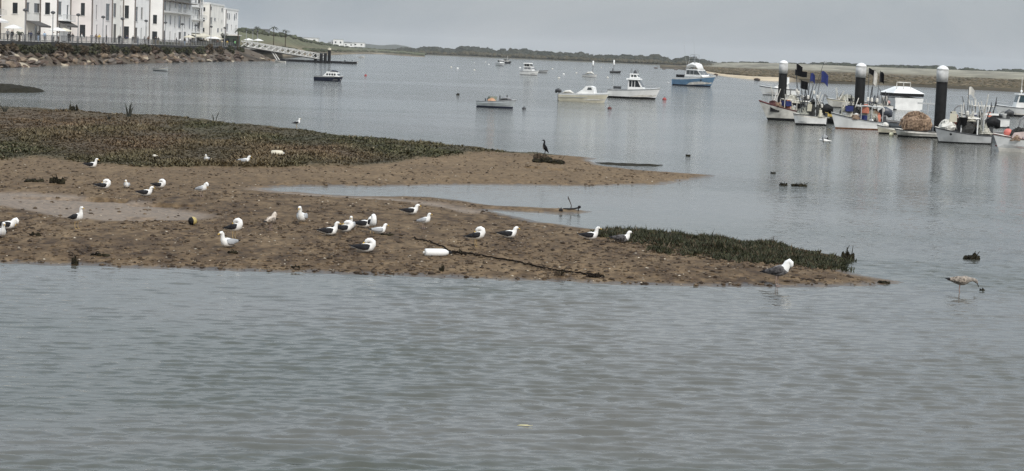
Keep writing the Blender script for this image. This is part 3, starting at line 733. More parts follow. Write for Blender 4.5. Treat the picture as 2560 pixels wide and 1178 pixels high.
def cormorant():
    p = GS(1360, 392); p.z += 0.14
    t = thing('cormorant', 'black cormorant with pale breast standing on a dark mound of the back spit', 'bird', p, math.radians(172))
    CB = mat('black_plumage', (0.008, 0.008, 0.009), 0.7, 0.3, 14, spec=0.1); CP = mat('pale_breast_plumage', (0.30, 0.28, 0.25), 0.8, 0.2, 14)
    pts = [(-0.20, 0, 0.02), (-0.15, 0, 0.10), (-0.09, 0, 0.18), (-0.03, 0, 0.27), (0.01, 0, 0.35), (0.02, 0, 0.42), (0.00, 0, 0.48), (0.005, 0, 0.535), (0.03, 0, 0.57), (0.07, 0, 0.582), (0.10, 0, 0.575)]
    rad = [(0.04, 0.008), (0.055, 0.03), (0.085, 0.07), (0.095, 0.085), (0.08, 0.07), (0.048, 0.045), (0.032, 0.034), (0.028, 0.032), (0.032, 0.034), (0.026, 0.028), (0.01, 0.012)]
    MB().path(pts, rad, 12).build('body', CB, t, True)
    MB().path([(0.0, 0, 0.16), (0.04, 0, 0.26), (0.062, 0, 0.34), (0.05, 0, 0.40)], [(0.02, 0.02), (0.055, 0.035), (0.05, 0.03), (0.02, 0.02)], 8).build('breast', CP, t, True)
    for s in (-1, 1):
        MB().path([(0.0, s * 0.07, 0.36), (-0.05, s * 0.088, 0.26), (-0.12, s * 0.07, 0.15), (-0.19, s * 0.03, 0.05)], [(0.012, 0.04), (0.018, 0.055), (0.014, 0.04), (0.004, 0.01)], 8).build('wing', CB, t, True)
        MB().path([(-0.05, s * 0.04, 0.14), (-0.03, s * 0.045, 0.0)], [0.02, 0.012], 6).box((0.01, s * 0.045, 0.006), (0.10, 0.05, 0.012)).build('leg', CB, t)
    MB().path([(0.095, 0, 0.575), (0.15, 0, 0.57), (0.165, 0, 0.562)], [0.009, 0.007, 0.003], 6).build('bill', DBILL, t)
    weed_clump(1374, 407, 1.35, 0.20, 'dark weed covered mound with a slanting plank under the cormorant', 31, 'driftwood_mound', 'driftwood', twigs=5)
    weed_clump(1356, 398, 0.75, 0.22, 'upper lump of the cormorant perch, dark wet wood', 32, 'driftwood_mound', 'driftwood', twigs=2, m=WOOD)
cormorant()
def flying_gull():
    p = G(2063, 352, 0.35)
    t = thing('flying_gull', 'white and grey gull flapping low over the water before the fishing boats', 'bird', p, math.radians(160), None, 1.5)
    prof = [(-0.24, 0.0, 0.05, 0.008), (-0.16, 0.0, 0.035, 0.025), (-0.05, 0, 0.06, 0.055), (0.06, 0, 0.065, 0.06), (0.13, 0.01, 0.045, 0.045), (0.18, 0.02, 0.036, 0.036), (0.22, 0.02, 0.028, 0.028), (0.245, 0.015, 0.01, 0.01)]
    MB().path([(a, 0, b) for a, b, c, d in prof], [(c, d) for a, b, c, d in prof], 10).build('body', GWHITE, t, True)
    MB().path([(0.24, 0, 0.015), (0.29, 0, 0.005)], [0.010, 0.003], 6).build('bill', BILL, t)
    for s in (-1, 1):
        MB().path([(0.06, s * 0.04, 0.03), (0.08, s * 0.22, 0.17), (0.02, s * 0.40, 0.10), (-0.08, s * 0.58, -0.12)], [(0.06, 0.012), (0.075, 0.012), (0.06, 0.009), (0.008, 0.004)], 8, mats=[0, 0, 1]).build('wing', [GGREY, GDARK], t, True)
flying_gull()

# ------------------------------------------------------------------ washed-up gear
def gear():
    p = GS(1060, 639); q = GS(1126, 640)
    yaw = math.atan2(q.y - p.y, q.x - p.x)
    mid = (p + q) / 2; mid.z = gz(mid.x, mid.y)
    t = thing('fender', 'white cylindrical boat fender with black tip lying on the sand', 'fender', mid, yaw)
    R, Ln = 0.085, 0.54
    MB().lathe((0, 0, R * 0.92), [(R * 0.5, -Ln / 2 - 0.005), (R * 0.98, -Ln / 2), (R, -Ln / 2 + 0.05), (R, Ln / 2 - 0.16), (R * 0.8, Ln / 2 - 0.08), (R * 0.4, Ln / 2 - 0.02)], 16, axis='X').build('body', WHITE, t, True)
    MB().lathe((0, 0, R * 0.92), [(R * 0.42, Ln / 2 - 0.022), (R * 0.36, Ln / 2 + 0.03), (0.02, Ln / 2 + 0.05)], 12, axis='X').build('tip', BLACK, t, True)
    MB().lathe((0, 0, R * 0.92), [(R * 0.35, -Ln / 2 - 0.05), (R * 0.35, -Ln / 2 - 0.022)], 10, axis='X').build('end_eye', OFFW, t)
    def rope(px, label, r=0.016, nm='rope'):
        pts = []
        for (x0, y0), (x1, y1) in zip(px[:-1], px[1:]):
            for k in range(8):
                f = k / 8; g = GS(x0 + (x1 - x0) * f, y0 + (y1 - y0) * f + math.sin((x0 + k * 17)) * 0.6); g.z = gz(g.x, g.y) + r * 0.9 + 0.012; pts.append(g)
        g = GS(*px[-1]); g.z = gz(g.x, g.y) + r * 0.9 + 0.012; pts.append(g)
        o = MB().path(pts, r, 6).build(nm, ROPE); tag(o, label, 'rope'); return o
    rope([(1036, 598), (1070, 606), (1105, 618), (1128, 633)], 'short dark rope running from the bank to the fender tip')
    rope([(1128, 635), (1160, 634), (1220, 645), (1290, 656), (1350, 671), (1395, 680), (1450, 686), (1495, 691)], 'long dark rope stretched across the sand away from the fender', 0.018)
    weed_clump(1142, 636, 0.42, 0.09, 'dark tangle of rope and weed at the fender tip', 41, 'rope_tangle', 'rope', ROPE, 4)
    weed_clump(1490, 693, 0.36, 0.07, 'dark knotted lump at the far end of the long rope', 42, 'rope_tangle', 'rope', ROPE, 2)
    weed_clump(1398, 690, 0.22, 0.10, 'small forked stick crossing the long rope', 43, 'driftwood_stick', 'stick', WOOD, 5)
    p = GS(482, 561); t = thing('net_float', 'round float, half yellow and half black, lying on pale silt', 'float', p, 0.5)
    MB().ball((0, 0, 0.085), 0.10, 14, 8).build('yellow_half', mat('dull_ochre_plastic', (0.42, 0.33, 0.12), 0.5, 0.2), t, True)
    MB().lathe((-0.012, 0, 0.08), [(0.101, 0.0), (0.097, -0.04), (0.07, -0.08), (0.02, -0.10)], 14, axis='X').build('black_half', BLACK, t, True)
    p = GS(693, 392); p.z += 0.05; t = thing('plastic_drum', 'pale washed up plastic container among the marsh plants', 'container', p, 0.1)
    MB().lathe((0, 0, 0.09), [(0.05, -0.24), (0.10, -0.21), (0.11, 0.0), (0.10, 0.17), (0.06, 0.22)], 12, axis='X').build('body', mat('yellowed_plastic', (0.62, 0.57, 0.45), 0.5, 0.12), t, True)
    MB().lathe((0, 0, 0.09), [(0.035, 0.222), (0.03, 0.27)], 10, axis='X').build('cap', OFFW, t)
    p = GS(386, 397); p.z += 0.06
    tag(MB().ball((0, 0, 0.05), (0.07, 0.06, 0.05), 8, 6).path([(0.05, 0, 0.05), (0.12, 0, 0.06)], [0.02, 0.012], 6).build('shell', mat('bleached_shell', (0.6, 0.56, 0.48), 0.5, 0.2), None, True, p), 'small white shell lying in the green marsh plants', 'shell')
    p = G(1310, 1065); t = thing('floating_leaf', 'pale yellowish leaf scrap floating on the near water', 'leaf', (p.x, p.y, 0.004), 0.2)
    LM = mat('pale_leaf', (0.42, 0.38, 0.22), 0.6, 0.2, 20)
    MB().path([(-0.085, 0, 0.0), (-0.03, 0.01, 0.004), (0.04, 0, 0.004), (0.075, -0.01, 0)], [(0.012, 0.004), (0.045, 0.007), (0.04, 0.007), (0.006, 0.003)], 8).build('blade', LM, t, True)
    MB().path([(0.07, -0.01, 0.002), (0.11, 0.0, 0.003)], 0.003, 5).build('stalk', LM, t)
    p = GS(1425, 527); t = thing('anchor', 'dark iron anchor with upright shank on the thin mud strip', 'anchor', p, 0.12)
    MB().path([(-0.20, 0, 0.06), (-0.05, 0, 0.05), (0.12, 0, 0.06), (0.26, 0, 0.10)], [(0.02, 0.015), 0.028, 0.028, (0.03, 0.02)], 6).build('arm', BLACK, t)
    MB().path([(0.02, 0, 0.05), (0.035, 0, 0.15), (-0.01, 0, 0.26), (-0.06, 0, 0.36), (-0.075, 0, 0.42)], [0.018, 0.014, 0.014, (0.022, 0.022), 0.008], 6).build('shank', mat('rusty_iron', (0.06, 0.05, 0.045), 0.8, 0.3), t)
    MB().ball((0.27, 0, 0.115), (0.05, 0.04, 0.045), 8, 5).build('fluke', BLACK, t)
    MB().path([(0.24, 0, 0.09), (0.25, 0.03, -0.01)], [0.018, 0.015], 5).build('fluke', BLACK, t)
    p = GS(1402, 530); tag(MB().ball((0, 0, 0.045), (0.06, 0.055, 0.06), 8, 6).path([(0, 0, 0.09), (0.01, 0, 0.13)], [0.015, 0.01], 5).build('small_float', BLACK, None, True, p), 'small black ball float beside the anchor', 'float')
gear()
# ------------------------------------------------------------------ boats
def hull_shape(L, B, fs, fb, draft=0.25, rake=0.12, tw=0.82, boot=0.10, floor=0.15, full=2.2, band=0.16, n=12):
    b = MB(); rings = []
    for i in range(n + 1):
        t = i / n
        if t < 0.45: w = B / 2 * (tw + (1 - tw) * math.sin(min(1, t / 0.45) * math.pi / 2))
        else: w = B / 2 * max(0.02, 1 - ((t - 0.45) / 0.55) ** full)
        sh = fs + (fb - fs) * t ** 2
        nar = 1 - 0.45 * t ** 3
        def P(y, z, k=1.0): return (-L / 2 + L * t * (1 - rake) + L * rake * t * max(0.0, min(1.1, (z + draft) / (fb + draft))), y, z)
        wi = max(w - 0.06, 0.008); fl = min(floor + (fb - fs) * t ** 2 * 0.6, sh - 0.05)
        half = [(wi * 0.86, fl), (wi, sh), (w, sh), (w * 0.985, sh - band), (w * 0.93 * (1 - 0.12 * t), max(boot + 0.02, sh * 0.45)), (w * 0.86 * nar, boot), (w * 0.78 * nar, -0.04), (0.0, -draft * (1 - 0.6 * t ** 4))]
        pts = [P(y, z) for y, z in half] + [P(-y, z) for y, z in reversed(half[:-1])]
        rings.append(pts)
    m = len(rings[0]); b0 = 0
    for r in rings: b.v += r
    seg = [3, 3, 2, 0, 0, 1, 1, 1, 1, 0, 0, 2, 3, 3]
    for i in range(n):
        for k in range(m - 1):
            a = i * m + k
            b.f.append((a, a + m, a + m + 1, a + 1)); b.m.append(seg[k])
        a = i * m; e = a + m - 1
        b.f.append((a, e, e + m, a + m)); b.m.append(3)
    b.f.append(tuple(range(m))); b.m.append(0)
    b.f.append(tuple(n * m + k for k in reversed(range(m)))); b.m.append(0)
    return b, rings
def boat(name, label, px, py, yaw, L, B, fs, fb, top=WHITE, bottom=DGREY, stripe=None, inside=LGREY, deck=0.62, deckm=None, group='boats moored in the channel', cat='boat', rubrail=DGREY, z=0.0, **kw):
    p = G(px, py, 0)
    root = thing(name, label, cat, (p.x, p.y, z), math.radians(yaw), group)
    hb, rings = hull_shape(L, B, fs, fb, **kw)
    hb.build('hull', [top, bottom, stripe or top, inside], root, False)
    n = len(rings) - 1; d = MB()
    tr = MB(); w0 = rings[0][1][1]
    tr.box((-L / 2 + 0.05, 0, (fs + 0.05) / 2 + 0.03), (0.08, w0 * 1.98, fs - 0.12)).build('transom', top, root)
    if deck < 1:
        k0 = int(round(deck * n))
        for i in range(k0, n):
            A, C = rings[i], rings[i + 1]
            l0, r0, l1, r1 = Vector(A[1]), Vector(A[-2]), Vector(C[1]), Vector(C[-2])
            up = Vector((0, 0, 0.012)); cm = Vector((0, 0, 0.05))
            d.quadpts([l0 + up, (l0 + r0) / 2 + up + cm, (l1 + r1) / 2 + up + cm, l1 + up]); d.quadpts([(l0 + r0) / 2 + up + cm, r0 + up, r1 + up, (l1 + r1) / 2 + up + cm])
        A = rings[k0]; l0, r0 = Vector(A[1]), Vector(A[-2]); mid = (l0 + r0) / 2 + Vector((0, 0, 0.062))
        d.quadpts([l0 + Vector((0, 0, .012)), mid, r0 + Vector((0, 0, .012)), Vector(A[-1]), Vector(A[0])])
        d.build('foredeck', deckm or top, root)
    if rubrail:
        for side in (2, -3):
            MB().path([Vector(r[side]) + Vector((0, 0.0, -0.012)) for r in rings], 0.028, 5).build('rub_rail', rubrail, root)
    root['L'] = L
    return root
def cabin(root, x0, x1, w, z0, z1, sf=0.35, sb=0.1, wall=WHITE, roof=WHITE, glass=GLASS, over=0.10, nwin=2, wz=(0.45, 0.88), front=True, name='cabin', roof_t=0.07, round_win=False):
    H = z1 - z0
    b = MB().prism([(x0, z0), (x1, z0), (x1 - sf, z1), (x0 + sb, z1)], -w / 2, w / 2)
    c = b.build(name, wall, root)
    def xf(f): return x1 - sf * f
    def xb(f): return x0 + sb * f
    f0, f1 = wz
    za, zb = z0 + H * f0, z0 + H * f1
    if nwin:
        a0, a1 = xb(f1) + 0.08, xf(f1) - 0.08; wd = (a1 - a0) / nwin
        for s in (-1, 1):
            for i in range(nwin):
                u0 = a0 + wd * i + 0.035; u1 = a0 + wd * (i + 1) - 0.035
                if round_win:
                    r = min((zb - za) / 2, (u1 - u0) / 2)
                    MB().lathe(((u0 + u1) / 2, s * (w / 2 + 0.006), (za + zb) / 2), [(r, -0.008), (r, 0.008)], 12, axis='Y').build('porthole', glass, c)
                else:
                    e = sf * (f1 - f0) if i == nwin - 1 else 0
                    MB().prism([(u0, za), (u1 + e * 0.8, za), (u1, zb), (u0, zb)], s * (w / 2 + 0.006) - 0.006, s * (w / 2 + 0.006) + 0.006).build('window', glass, c)
    if front:
        for s in (-1, 1):
            y0, y1 = (0.03, w / 2 - 0.05) if s > 0 else (-w / 2 + 0.05, -0.03)
            nx = Vector((H, 0, sf)).normalized() * 0.012
            q = [Vector((xf(f0), y0, za)) + nx, Vector((xf(f0), y1, za)) + nx, Vector((xf(f1), y1, zb)) + nx, Vector((xf(f1), y0, zb)) + nx]
            back = [v - nx * 1.4 for v in q]
            m = MB(); m.v = [tuple(v) for v in q + back]; m.f = [(0, 1, 2, 3), (7, 6, 5, 4), (0, 4, 5, 1), (1, 5, 6, 2), (2, 6, 7, 3), (3, 7, 4, 0)]; m.m = [0] * 6
            m.build('windscreen', glass, c)
    if roof:
        MB().box(((x0 + sb + x1 - sf) / 2, 0, z1 + roof_t / 2 + 0.002), (x1 - sf - x0 - sb + 2 * over, w + 2 * over, roof_t), taper=0.95).build('roof', roof, c)
    return c
def outboard(root, L, fs, y=0.0, m=BLACK, s=1.0, up=0.0):
    x = -L / 2 - 0.12
    o = MB().box((x, y, fs - 0.35 * s), (0.16 * s, 0.12 * s, 1.0 * s)).box((x + 0.08, y, fs - 0.05), (0.22, 0.24 * s, 0.22)).box((x - 0.06, y, fs - 0.72 * s), (0.42 * s, 0.06, 0.05)).build('outboard_motor', DGREY, root)
    MB().path([(x + 0.16 * s, y, fs + 0.15 * s), (x + 0.12 * s, y, fs + 0.28 * s), (x - 0.05 * s, y, fs + 0.36 * s), (x - 0.22 * s, y, fs + 0.30 * s), (x - 0.27 * s, y, fs + 0.12 * s)], [(0.10 * s, 0.10 * s), (0.16 * s, 0.15 * s), (0.18 * s, 0.20 * s), (0.17 * s, 0.16 * s), (0.10 * s, 0.08 * s)], 10).build('cowling', m, o, True)
    return o
def rail(root, pts, h, m=STEEL, r=0.02, name='handrail'):
    b = MB(); pts = [Vector(p) for p in pts]; top = [p + Vector((0, 0, h)) for p in pts]
    b.path(top, r, 5)
    for p, q in zip(pts, top): b.tube(p, q, r * 0.8, n=5)
    return b.build(name, m, root)
def post(root, p, h, r=0.03, m=STEEL, name='post', lean=(0, 0)):
    p = Vector(p); return MB().tube(p, p + Vector((lean[0], lean[1], h)), r, r * 0.8, 6).build(name, m, root)
def loc_of(root, p):
    c, s = math.cos(root.rotation_euler.z), math.sin(root.rotation_euler.z)
    return Vector((root.location.x + p[0] * c - p[1] * s, root.location.y + p[0] * s + p[1] * c, root.location.z + p[2]))
MESHES = {}
def shared(key, fn):
    if key not in MESHES: MESHES[key] = fn()
    return MESHES[key]
def buoy(p, r, m, label, name='buoy', group=None):
    t = thing(name, label, 'buoy', p, 0, group)
    t.location.z += r * 0.55
    link_mesh('ball', shared(('ball', m.name), lambda: MB().ball((0, 0, 0), 1, 12, 8).mesh('ball', m, True)), t, scale=(r, r, r * 0.92))
    link_mesh('eye_ring', shared('eye_ring', lambda: MB().path([(0.25 * math.cos(a), 0, 1.08 + 0.25 * math.sin(a)) for a in [k * math.pi / 4 for k in range(-1, 6)]], 0.09, 5).mesh('eye_ring', DGREY)), t, scale=(r, r, r))
    return t
def net_heap(p, lx, ly, h, m, label, seed, loops=46, name='net_heap'):
    """heap of gathered netting: a lumpy core wrapped in many tangled strands"""
    r = random.Random(seed); t = thing(name, label, 'fishing net', p, r.uniform(-0.2, 0.2))
    b = MB().ball((0, 0, h * 0.35), (lx * 0.46, ly * 0.46, h * 0.55), 14, 8)
    for i in range(len(b.v)):
        x, y, z = b.v[i]; k = 1 + r.uniform(-0.13, 0.13); b.v[i] = (x * k, y * k, max(0.0, z * k))
    b.build('core', m, t)
    nb = MB()
    for i in range(loops):
        a = r.uniform(0, math.pi); cx, cy = r.uniform(-0.25, 0.25) * lx, r.uniform(-0.25, 0.25) * ly
        rad = r.uniform(0.15, 0.5); pts = []
        for k in range(7):
            q = math.pi * k / 6; x = cx + math.cos(q) * rad * lx * math.cos(a) * 0.6; y = cy + math.cos(q) * rad * ly * math.sin(a) * 0.8
            e = max(0.0, 1 - (2 * x / lx) ** 2 - (2 * y / ly) ** 2)
            pts.append((x, y, h * (0.12 + 0.80 * math.sqrt(e)) * (0.75 + 0.35 * math.sin(q)) + r.uniform(-0.03, 0.05)))
        nb.path(pts, 0.026, 4)
    nb.build('strands', m, t)['kind'] = 'stuff'
    return t
def flag_pole(p, h, m, label, lean=(0.1, 0), fw=0.55, fh=0.45, seed=0, pole=DGREY):
    r = random.Random(seed)
    t = thing('marker_pole', label, 'flag', p)
    top = Vector((lean[0] * h, lean[1] * h, h))
    MB().tube((0, 0, 0), top, 0.028, 0.018, 6).build('pole', pole, t)
    MB().lathe((lean[0] * h * 0.35, lean[1] * h * 0.35, h * 0.35), [(0.05, -0.16), (0.10, -0.10), (0.10, 0.10), (0.05, 0.16)], 8).build('float', OFFW, t)
    b = MB(); nx, nz = 7, 5; grid = {}
    for s in (0, 1):
        for i in range(nx):
            for j in range(nz):
                u, v = i / (nx - 1), j / (nz - 1)
                x = top.x + u * fw; y = top.y + 0.09 * math.sin(u * 6 + seed + v) * u + (0.006 if s else -0.006); z = top.z - 0.03 - v * fh - 0.35 * u * u * fh + 0.05 * math.sin(u * 5 + seed)
                grid[s, i, j] = len(b.v); b.v.append((x, y, z))
    for i in range(nx - 1):
        for j in range(nz - 1):
            b.f.append((grid[0, i, j], grid[0, i + 1, j], grid[0, i + 1, j + 1], grid[0, i, j + 1])); b.m.append(0)
            b.f.append((grid[1, i, j + 1], grid[1, i + 1, j + 1], grid[1, i + 1, j], grid[1, i, j])); b.m.append(0)
    edge = [(i, 0) for i in range(nx)] + [(nx - 1, j) for j in range(1, nz)] + [(i, nz - 1) for i in reversed(range(nx - 1))] + [(0, j) for j in reversed(range(1, nz - 1))]
    for (i0, j0), (i1, j1) in zip(edge, edge[1:] + edge[:1]):
        b.f.append((grid[0, i0, j0], grid[1, i0, j0], grid[1, i1, j1], grid[0, i1, j1])); b.m.append(0)
    b.build('flag_cloth', m, t)
    return t
def crate(p, yaw, m, label, sx=0.6, sy=0.4, sz=0.3):
    t = thing('fish_crate', label, 'crate', p, yaw)
    MB().box((0, 0, 0.02), (sx, sy, 0.04)).build('base', m, t)
    for s in (-1, 1):
        MB().box((s * (sx / 2 - 0.015), 0, sz / 2 + 0.02), (0.03, sy, sz - 0.04)).build('end', m, t)
        MB().box((0, s * (sy / 2 - 0.015), sz / 2 + 0.02), (sx - 0.062, 0.03, sz - 0.04)).build('side', m, t)
    return t
def mooring(px, py, r, m, label):
    p = G(px, py); return buoy(p - Vector((0, 0, r * 0.35)), r, m, label, 'mooring_buoy', 'mooring buoys in the channel')

# --- small craft lying in the channel
t = boat('dinghy', 'small grey-blue rowing dinghy alone in the water off the rock embankment', 404, 178, -35, 2.7, 1.25, 0.35, 0.55, PBLUE, DGREY, OFFW, LGREY, 0.75)
MB().box((-0.3, 0, 0.30), (0.25, 1.05, 0.05)).build('thwart', OFFW, t)
t = boat('cabin_boat', 'small navy-hulled boat with white cabin, portholes and dark blue canvas top', 823, 203, -14, 3.9, 1.6, 0.62, 0.72, NAVY, NAVY, WHITE, OFFW, 0.45, WHITE, band=0.10)
cabin(t, -0.75, 1.55, 1.25, 0.62, 1.16, 0.45, 0.55, WHITE, WHITE, GLASS, 0.02, 4, (0.25, 0.75), True, round_win=True)
MB().path([(0.2, 0, 1.26), (0.55, 0, 1.36), (0.9, 0, 1.33), (1.15, 0, 1.24)], [(0.45, 0.06), (0.5, 0.14), (0.5, 0.12), (0.4, 0.05)], 10).build('canvas_top', NAVY, t, True)
post(t, (-1.15, 0.3, 0.45), 0.95, 0.09, GREY); rail(t, [(-0.55, -0.5, 0.6), (-1.05, -0.5, 0.6), (-1.5, -0.5, 0.6)], 0.42, GREY)
t = boat('speedboat', 'low pale speedboat off the pontoon with the dark piles', 880, 159, -10, 3.9, 1.6, 0.45, 0.72, WHITE, DGREY, GREY, GREY, 0.6); outboard(t, 3.9, 0.45, s=0.8)
MB().box((0.1, 0, 0.85), (0.05, 1.2, 0.35), ry=-0.5).build('windscreen', SMOKED, t)
t = boat('speedboat', 'tiny pale boat far out before the low brown shore', 905, 145, -20, 3.2, 1.4, 0.5, 0.7, WHITE, DGREY, OFFW, LGREY, 0.5); cabin(t, 0.0, 0.9, 1.0, 0.55, 0.95, nwin=1)
t = boat('dinghy', 'white dinghy tied under the sloping lattice gangway', 700, 157, 170, 2.9, 1.3, 0.45, 0.6, OFFW, LGREY, OFFW, LGREY, 0.75)
MB().box((0.2, 0, 0.32), (0.25, 1.0, 0.05)).build('thwart', OFFW, t)
t = boat('open_boat', 'pale grey-blue open boat with dark hull bottom, loaded with gear, alone on its mooring', 1243, 270, -22, 3.35, 1.5, 0.52, 0.72, PBLUE, NAVY, PBLUE, GREY, 0.55, LGREY, rubrail=GREY, boot=0.15)
post(t, (-1.2, 0.3, 0.5), 0.25, 0.06, DGREY); post(t, (-1.0, 0.3, 0.5), 0.28, 0.06, DGREY); post(t, (0.35, -0.35, 0.6), 0.45, 0.055, DGREY); post(t, (0.95, -0.25, 0.7), 0.42, 0.055, DGREY)
MB().path([(0.2, 0, 0.6), (0.6, 0, 0.82), (0.95, 0, 0.86), (1.3, 0, 0.72)], [(0.4, 0.06), (0.5, 0.14), (0.4, 0.12), (0.2, 0.05)], 10).build('grey_cover', GREY, t, True)
crate(loc_of(t, (-0.55, 0.2, 0.5)), 0.4, mat('pale_green_plastic', (0.22, 0.24, 0.19), 0.6), 'grey-green fish crate in the stern of the pale blue open boat', 0.6, 0.5, 0.42)
net_heap(loc_of(t, (-0.35, -0.45, 0.42)), 0.75, 0.5, 0.35, PEACH, 'peach coloured tarpaulin heap hanging over the side of the pale blue open boat', 51, 14, 'tarpaulin')
mooring(1310, 273, 0.17, DGREY, 'dark round mooring buoy beyond the bow of the pale blue open boat')
t = boat('motorboat', 'cream motorboat with pale canvas covered cockpit and dark covered outboard', 1460, 255, -14, 5.0, 1.9, 0.78, 0.95, CREAM, CREAM, WHITE, OFFW, 0.42, WHITE, rubrail=LGREY, boot=0.16, full=2.6, draft=0.3, band=0.14)
outboard(t, 5.0, 0.66, 0, DGREY, 1.15)
MB().prism([(-0.75, 0.80), (1.15, 0.86), (1.02, 1.50), (0.75, 1.62), (0.28, 1.60), (-0.05, 1.25)], -0.72, 0.72).build('canvas_cover', WHITE, t)
for sy in (-0.73, 0.73): MB().prism([(0.42, 1.22), (0.90, 1.24), (0.84, 1.48), (0.50, 1.48)], sy - 0.008, sy + 0.008).build('clear_panel', SMOKED, t)
MB().path([(2.2, -0.05, 0.62), (1.2, -0.62, 0.52), (0.0, -0.90, 0.46), (-1.5, -0.90, 0.44), (-2.4, -0.82, 0.44)], 0.025, 5).build('spray_rail', LGREY, t)
post(t, (0.1, -0.5, 1.3), 0.5, 0.02, STEEL); post(t, (1.7, 0.1, 0.95), 0.35, 0.04, GREY)
MB().path([(-2.3, 0, 0.74), (-1.9, 0, 0.92), (-1.5, 0, 0.98), (-1.1, 0, 0.8)], [(0.4, 0.05), (0.6, 0.16), (0.55, 0.16), (0.4, 0.05)], 10).build('stern_cover', OFFW, t, True)
rail(t, [(1.4, -0.55, 0.95), (1.9, -0.4, 0.97), (2.35, 0, 1.0), (1.9, 0.4, 0.97)], 0.22, STEEL)
mooring(1524, 273, 0.19, MAROON, 'dark red mooring buoy under the bow of the cream motorboat')
t = boat('cabin_cruiser', 'white cabin cruiser with black waterline and small flying bridge', 1585, 247, -12, 5.9, 2.3, 0.95, 1.30, WHITE, BLACK, LGREY, OFFW, 0.55, WHITE, rubrail=GREY, boot=0.22, draft=0.35)
cabin(t, -0.65, 1.25, 1.75, 1.0, 2.15, 0.75, 0.05, WHITE, WHITE, GLASS, 0.22, 3, (0.30, 0.92), True, roof_t=0.13)
cabin(t, -0.5, 0.55, 1.3, 2.32, 2.72, 0.25, 0.05, WHITE, WHITE, SMOKED, 0.06, 2, (0.3, 0.95), True, 'flying_bridge', 0.10)
for sx in (-0.5, 0.35): post(t, (sx, 0.4, 2.85), 0.55, 0.035, GREY, lean=(0.12 if sx < 0 else -0.12, -0.1)); post(t, (sx, -0.4, 2.85), 0.55, 0.035, GREY, lean=(0.12 if sx < 0 else -0.12, 0.1))
MB().lathe((0.0, 0, 2.83), [(0.22, 0), (0.16, 0.25), (0.02, 0.42)], 8).build('radar_cone', DGREY, t)
MB().box((-2.0, 0.2, 1.18), (0.8, 0.7, 0.28)).build('deck_locker', DGREY, t)
rail(t, [(1.2, -0.75, 1.15), (1.9, -0.55, 1.2), (2.6, 0, 1.3), (1.9, 0.55, 1.2), (1.2, 0.75, 1.15)], 0.38, STEEL)
mooring(1661, 250, 0.24, RED, 'red mooring buoy beyond the bow of the white cabin cruiser')
t = boat('sportfishing_boat', 'blue-hulled sportfishing boat with white domed cabin and tall tower', 1738, 216, -38, 8.6, 3.1, 1.35, 2.05, BLUE, NAVY, WHITE, OFFW, 0.34, WHITE, rubrail=OFFW, boot=0.25, draft=0.5, rake=0.16, band=0.24)
cabin(t, -1.5, 2.3, 2.5, 1.75, 2.95, 1.2, 0.2, WHITE, WHITE, SMOKED, 0.05, 3, (0.30, 0.9), True)
MB().path([(-1.6, 0, 3.05), (-1.2, 0, 3.6), (-0.3, 0, 3.95), (0.5, 0, 3.75), (1.1, 0, 3.05)], [(1.0, 0.10), (1.2, 0.35), (1.15, 0.42), (1.1, 0.4), (1.0, 0.1)], 12).build('flybridge_canvas', WHITE, t, True)
tw = MB()
for sx, sy in ((-1.3, -0.9), (-1.3, 0.9), (0.3, -0.9), (0.3, 0.9)): tw.tube((sx, sy, 3.0), (sx * 0.6 - 0.1, sy * 0.7, 5.6), 0.045, 0.04, 5)
tw.build('tower_legs', STEEL, t)['kind'] = 'stuff'
MB().box((-0.45, 0, 4.75), (1.7, 1.5, 0.10)).build('tower_top', DGREY, t)
MB().box((-0.35, 0, 5.65), (0.9, 1.1, 0.07)).build('tower_canopy', LGREY, t)
MB().box((-0.3, 0, 5.15), (0.35, 0.7, 0.35)).build('tower_console', GREY, t)
for s in (-1, 1):
    MB().tube((-1.0, s * 1.2, 2.2), (-1.8, s * 1.7, 8.0), 0.03, 0.012, 5).build('outrigger', LGREY, t)
    MB().box((-3.3, s * 0.6, 1.75), (0.7, 0.5, 0.5)).build('fighting_chair', BLACK, t)
rail(t, [(1.6, -1.0, 1.85), (2.8, -0.8, 1.95), (4.0, 0, 2.1), (2.8, 0.8, 1.95), (1.6, 1.0, 1.85)], 0.45, STEEL)
MB().lathe((2.0, -1.37, 1.1), [(0.17, -0.01), (0.17, 0.02)], 10, axis='Y').build('hull_port', NAVY, t)
t = boat('cabin_boat', 'far white cabin boat lying stern-on among small buoys before the dark wood', 1252, 165, -62, 5.5, 2.3, 0.9, 1.3, WHITE, BLACK, WHITE, LGREY, 0.6); cabin(t, -1.0, 1.2, 1.9, 0.9, 2.1, 0.5, 0.1, WHITE, WHITE, GLASS, 0.12, 2)
t = boat('cabin_boat', 'far dark boat with pale rigging lying behind the stern-on white cabin boat', 1266, 159, -40, 6.0, 2.3, 0.8, 1.2, DGREY, BLACK, LGREY, GREY, 0.5); cabin(t, -1.4, 1.0, 1.6, 0.9, 1.9, wall=OFFW, roof=DGREY); post(t, (0.6, 0, 1.2), 2.6, 0.07, OFFW)
t = boat('cabin_cruiser', 'far white cruiser with upper deck and grey dinghy on davits', 1325, 188, -28, 4.4, 1.9, 0.85, 1.1, WHITE, DGREY, LGREY, GREY, 0.5); cabin(t, -1.3, 0.9, 1.5, 0.85, 1.75, 0.4, 0.1, WHITE, WHITE, GREY, 0.10, 2); cabin(t, -1.2, 0.4, 1.35, 1.85, 2.45, 0.35, 0.0, OFFW, WHITE, GLASS, 0.15, 2, (0.1, 0.95), True, 'upper_cabin', 0.2); post(t, (-1.0, 0, 2.65), 0.5, 0.03, GREY)
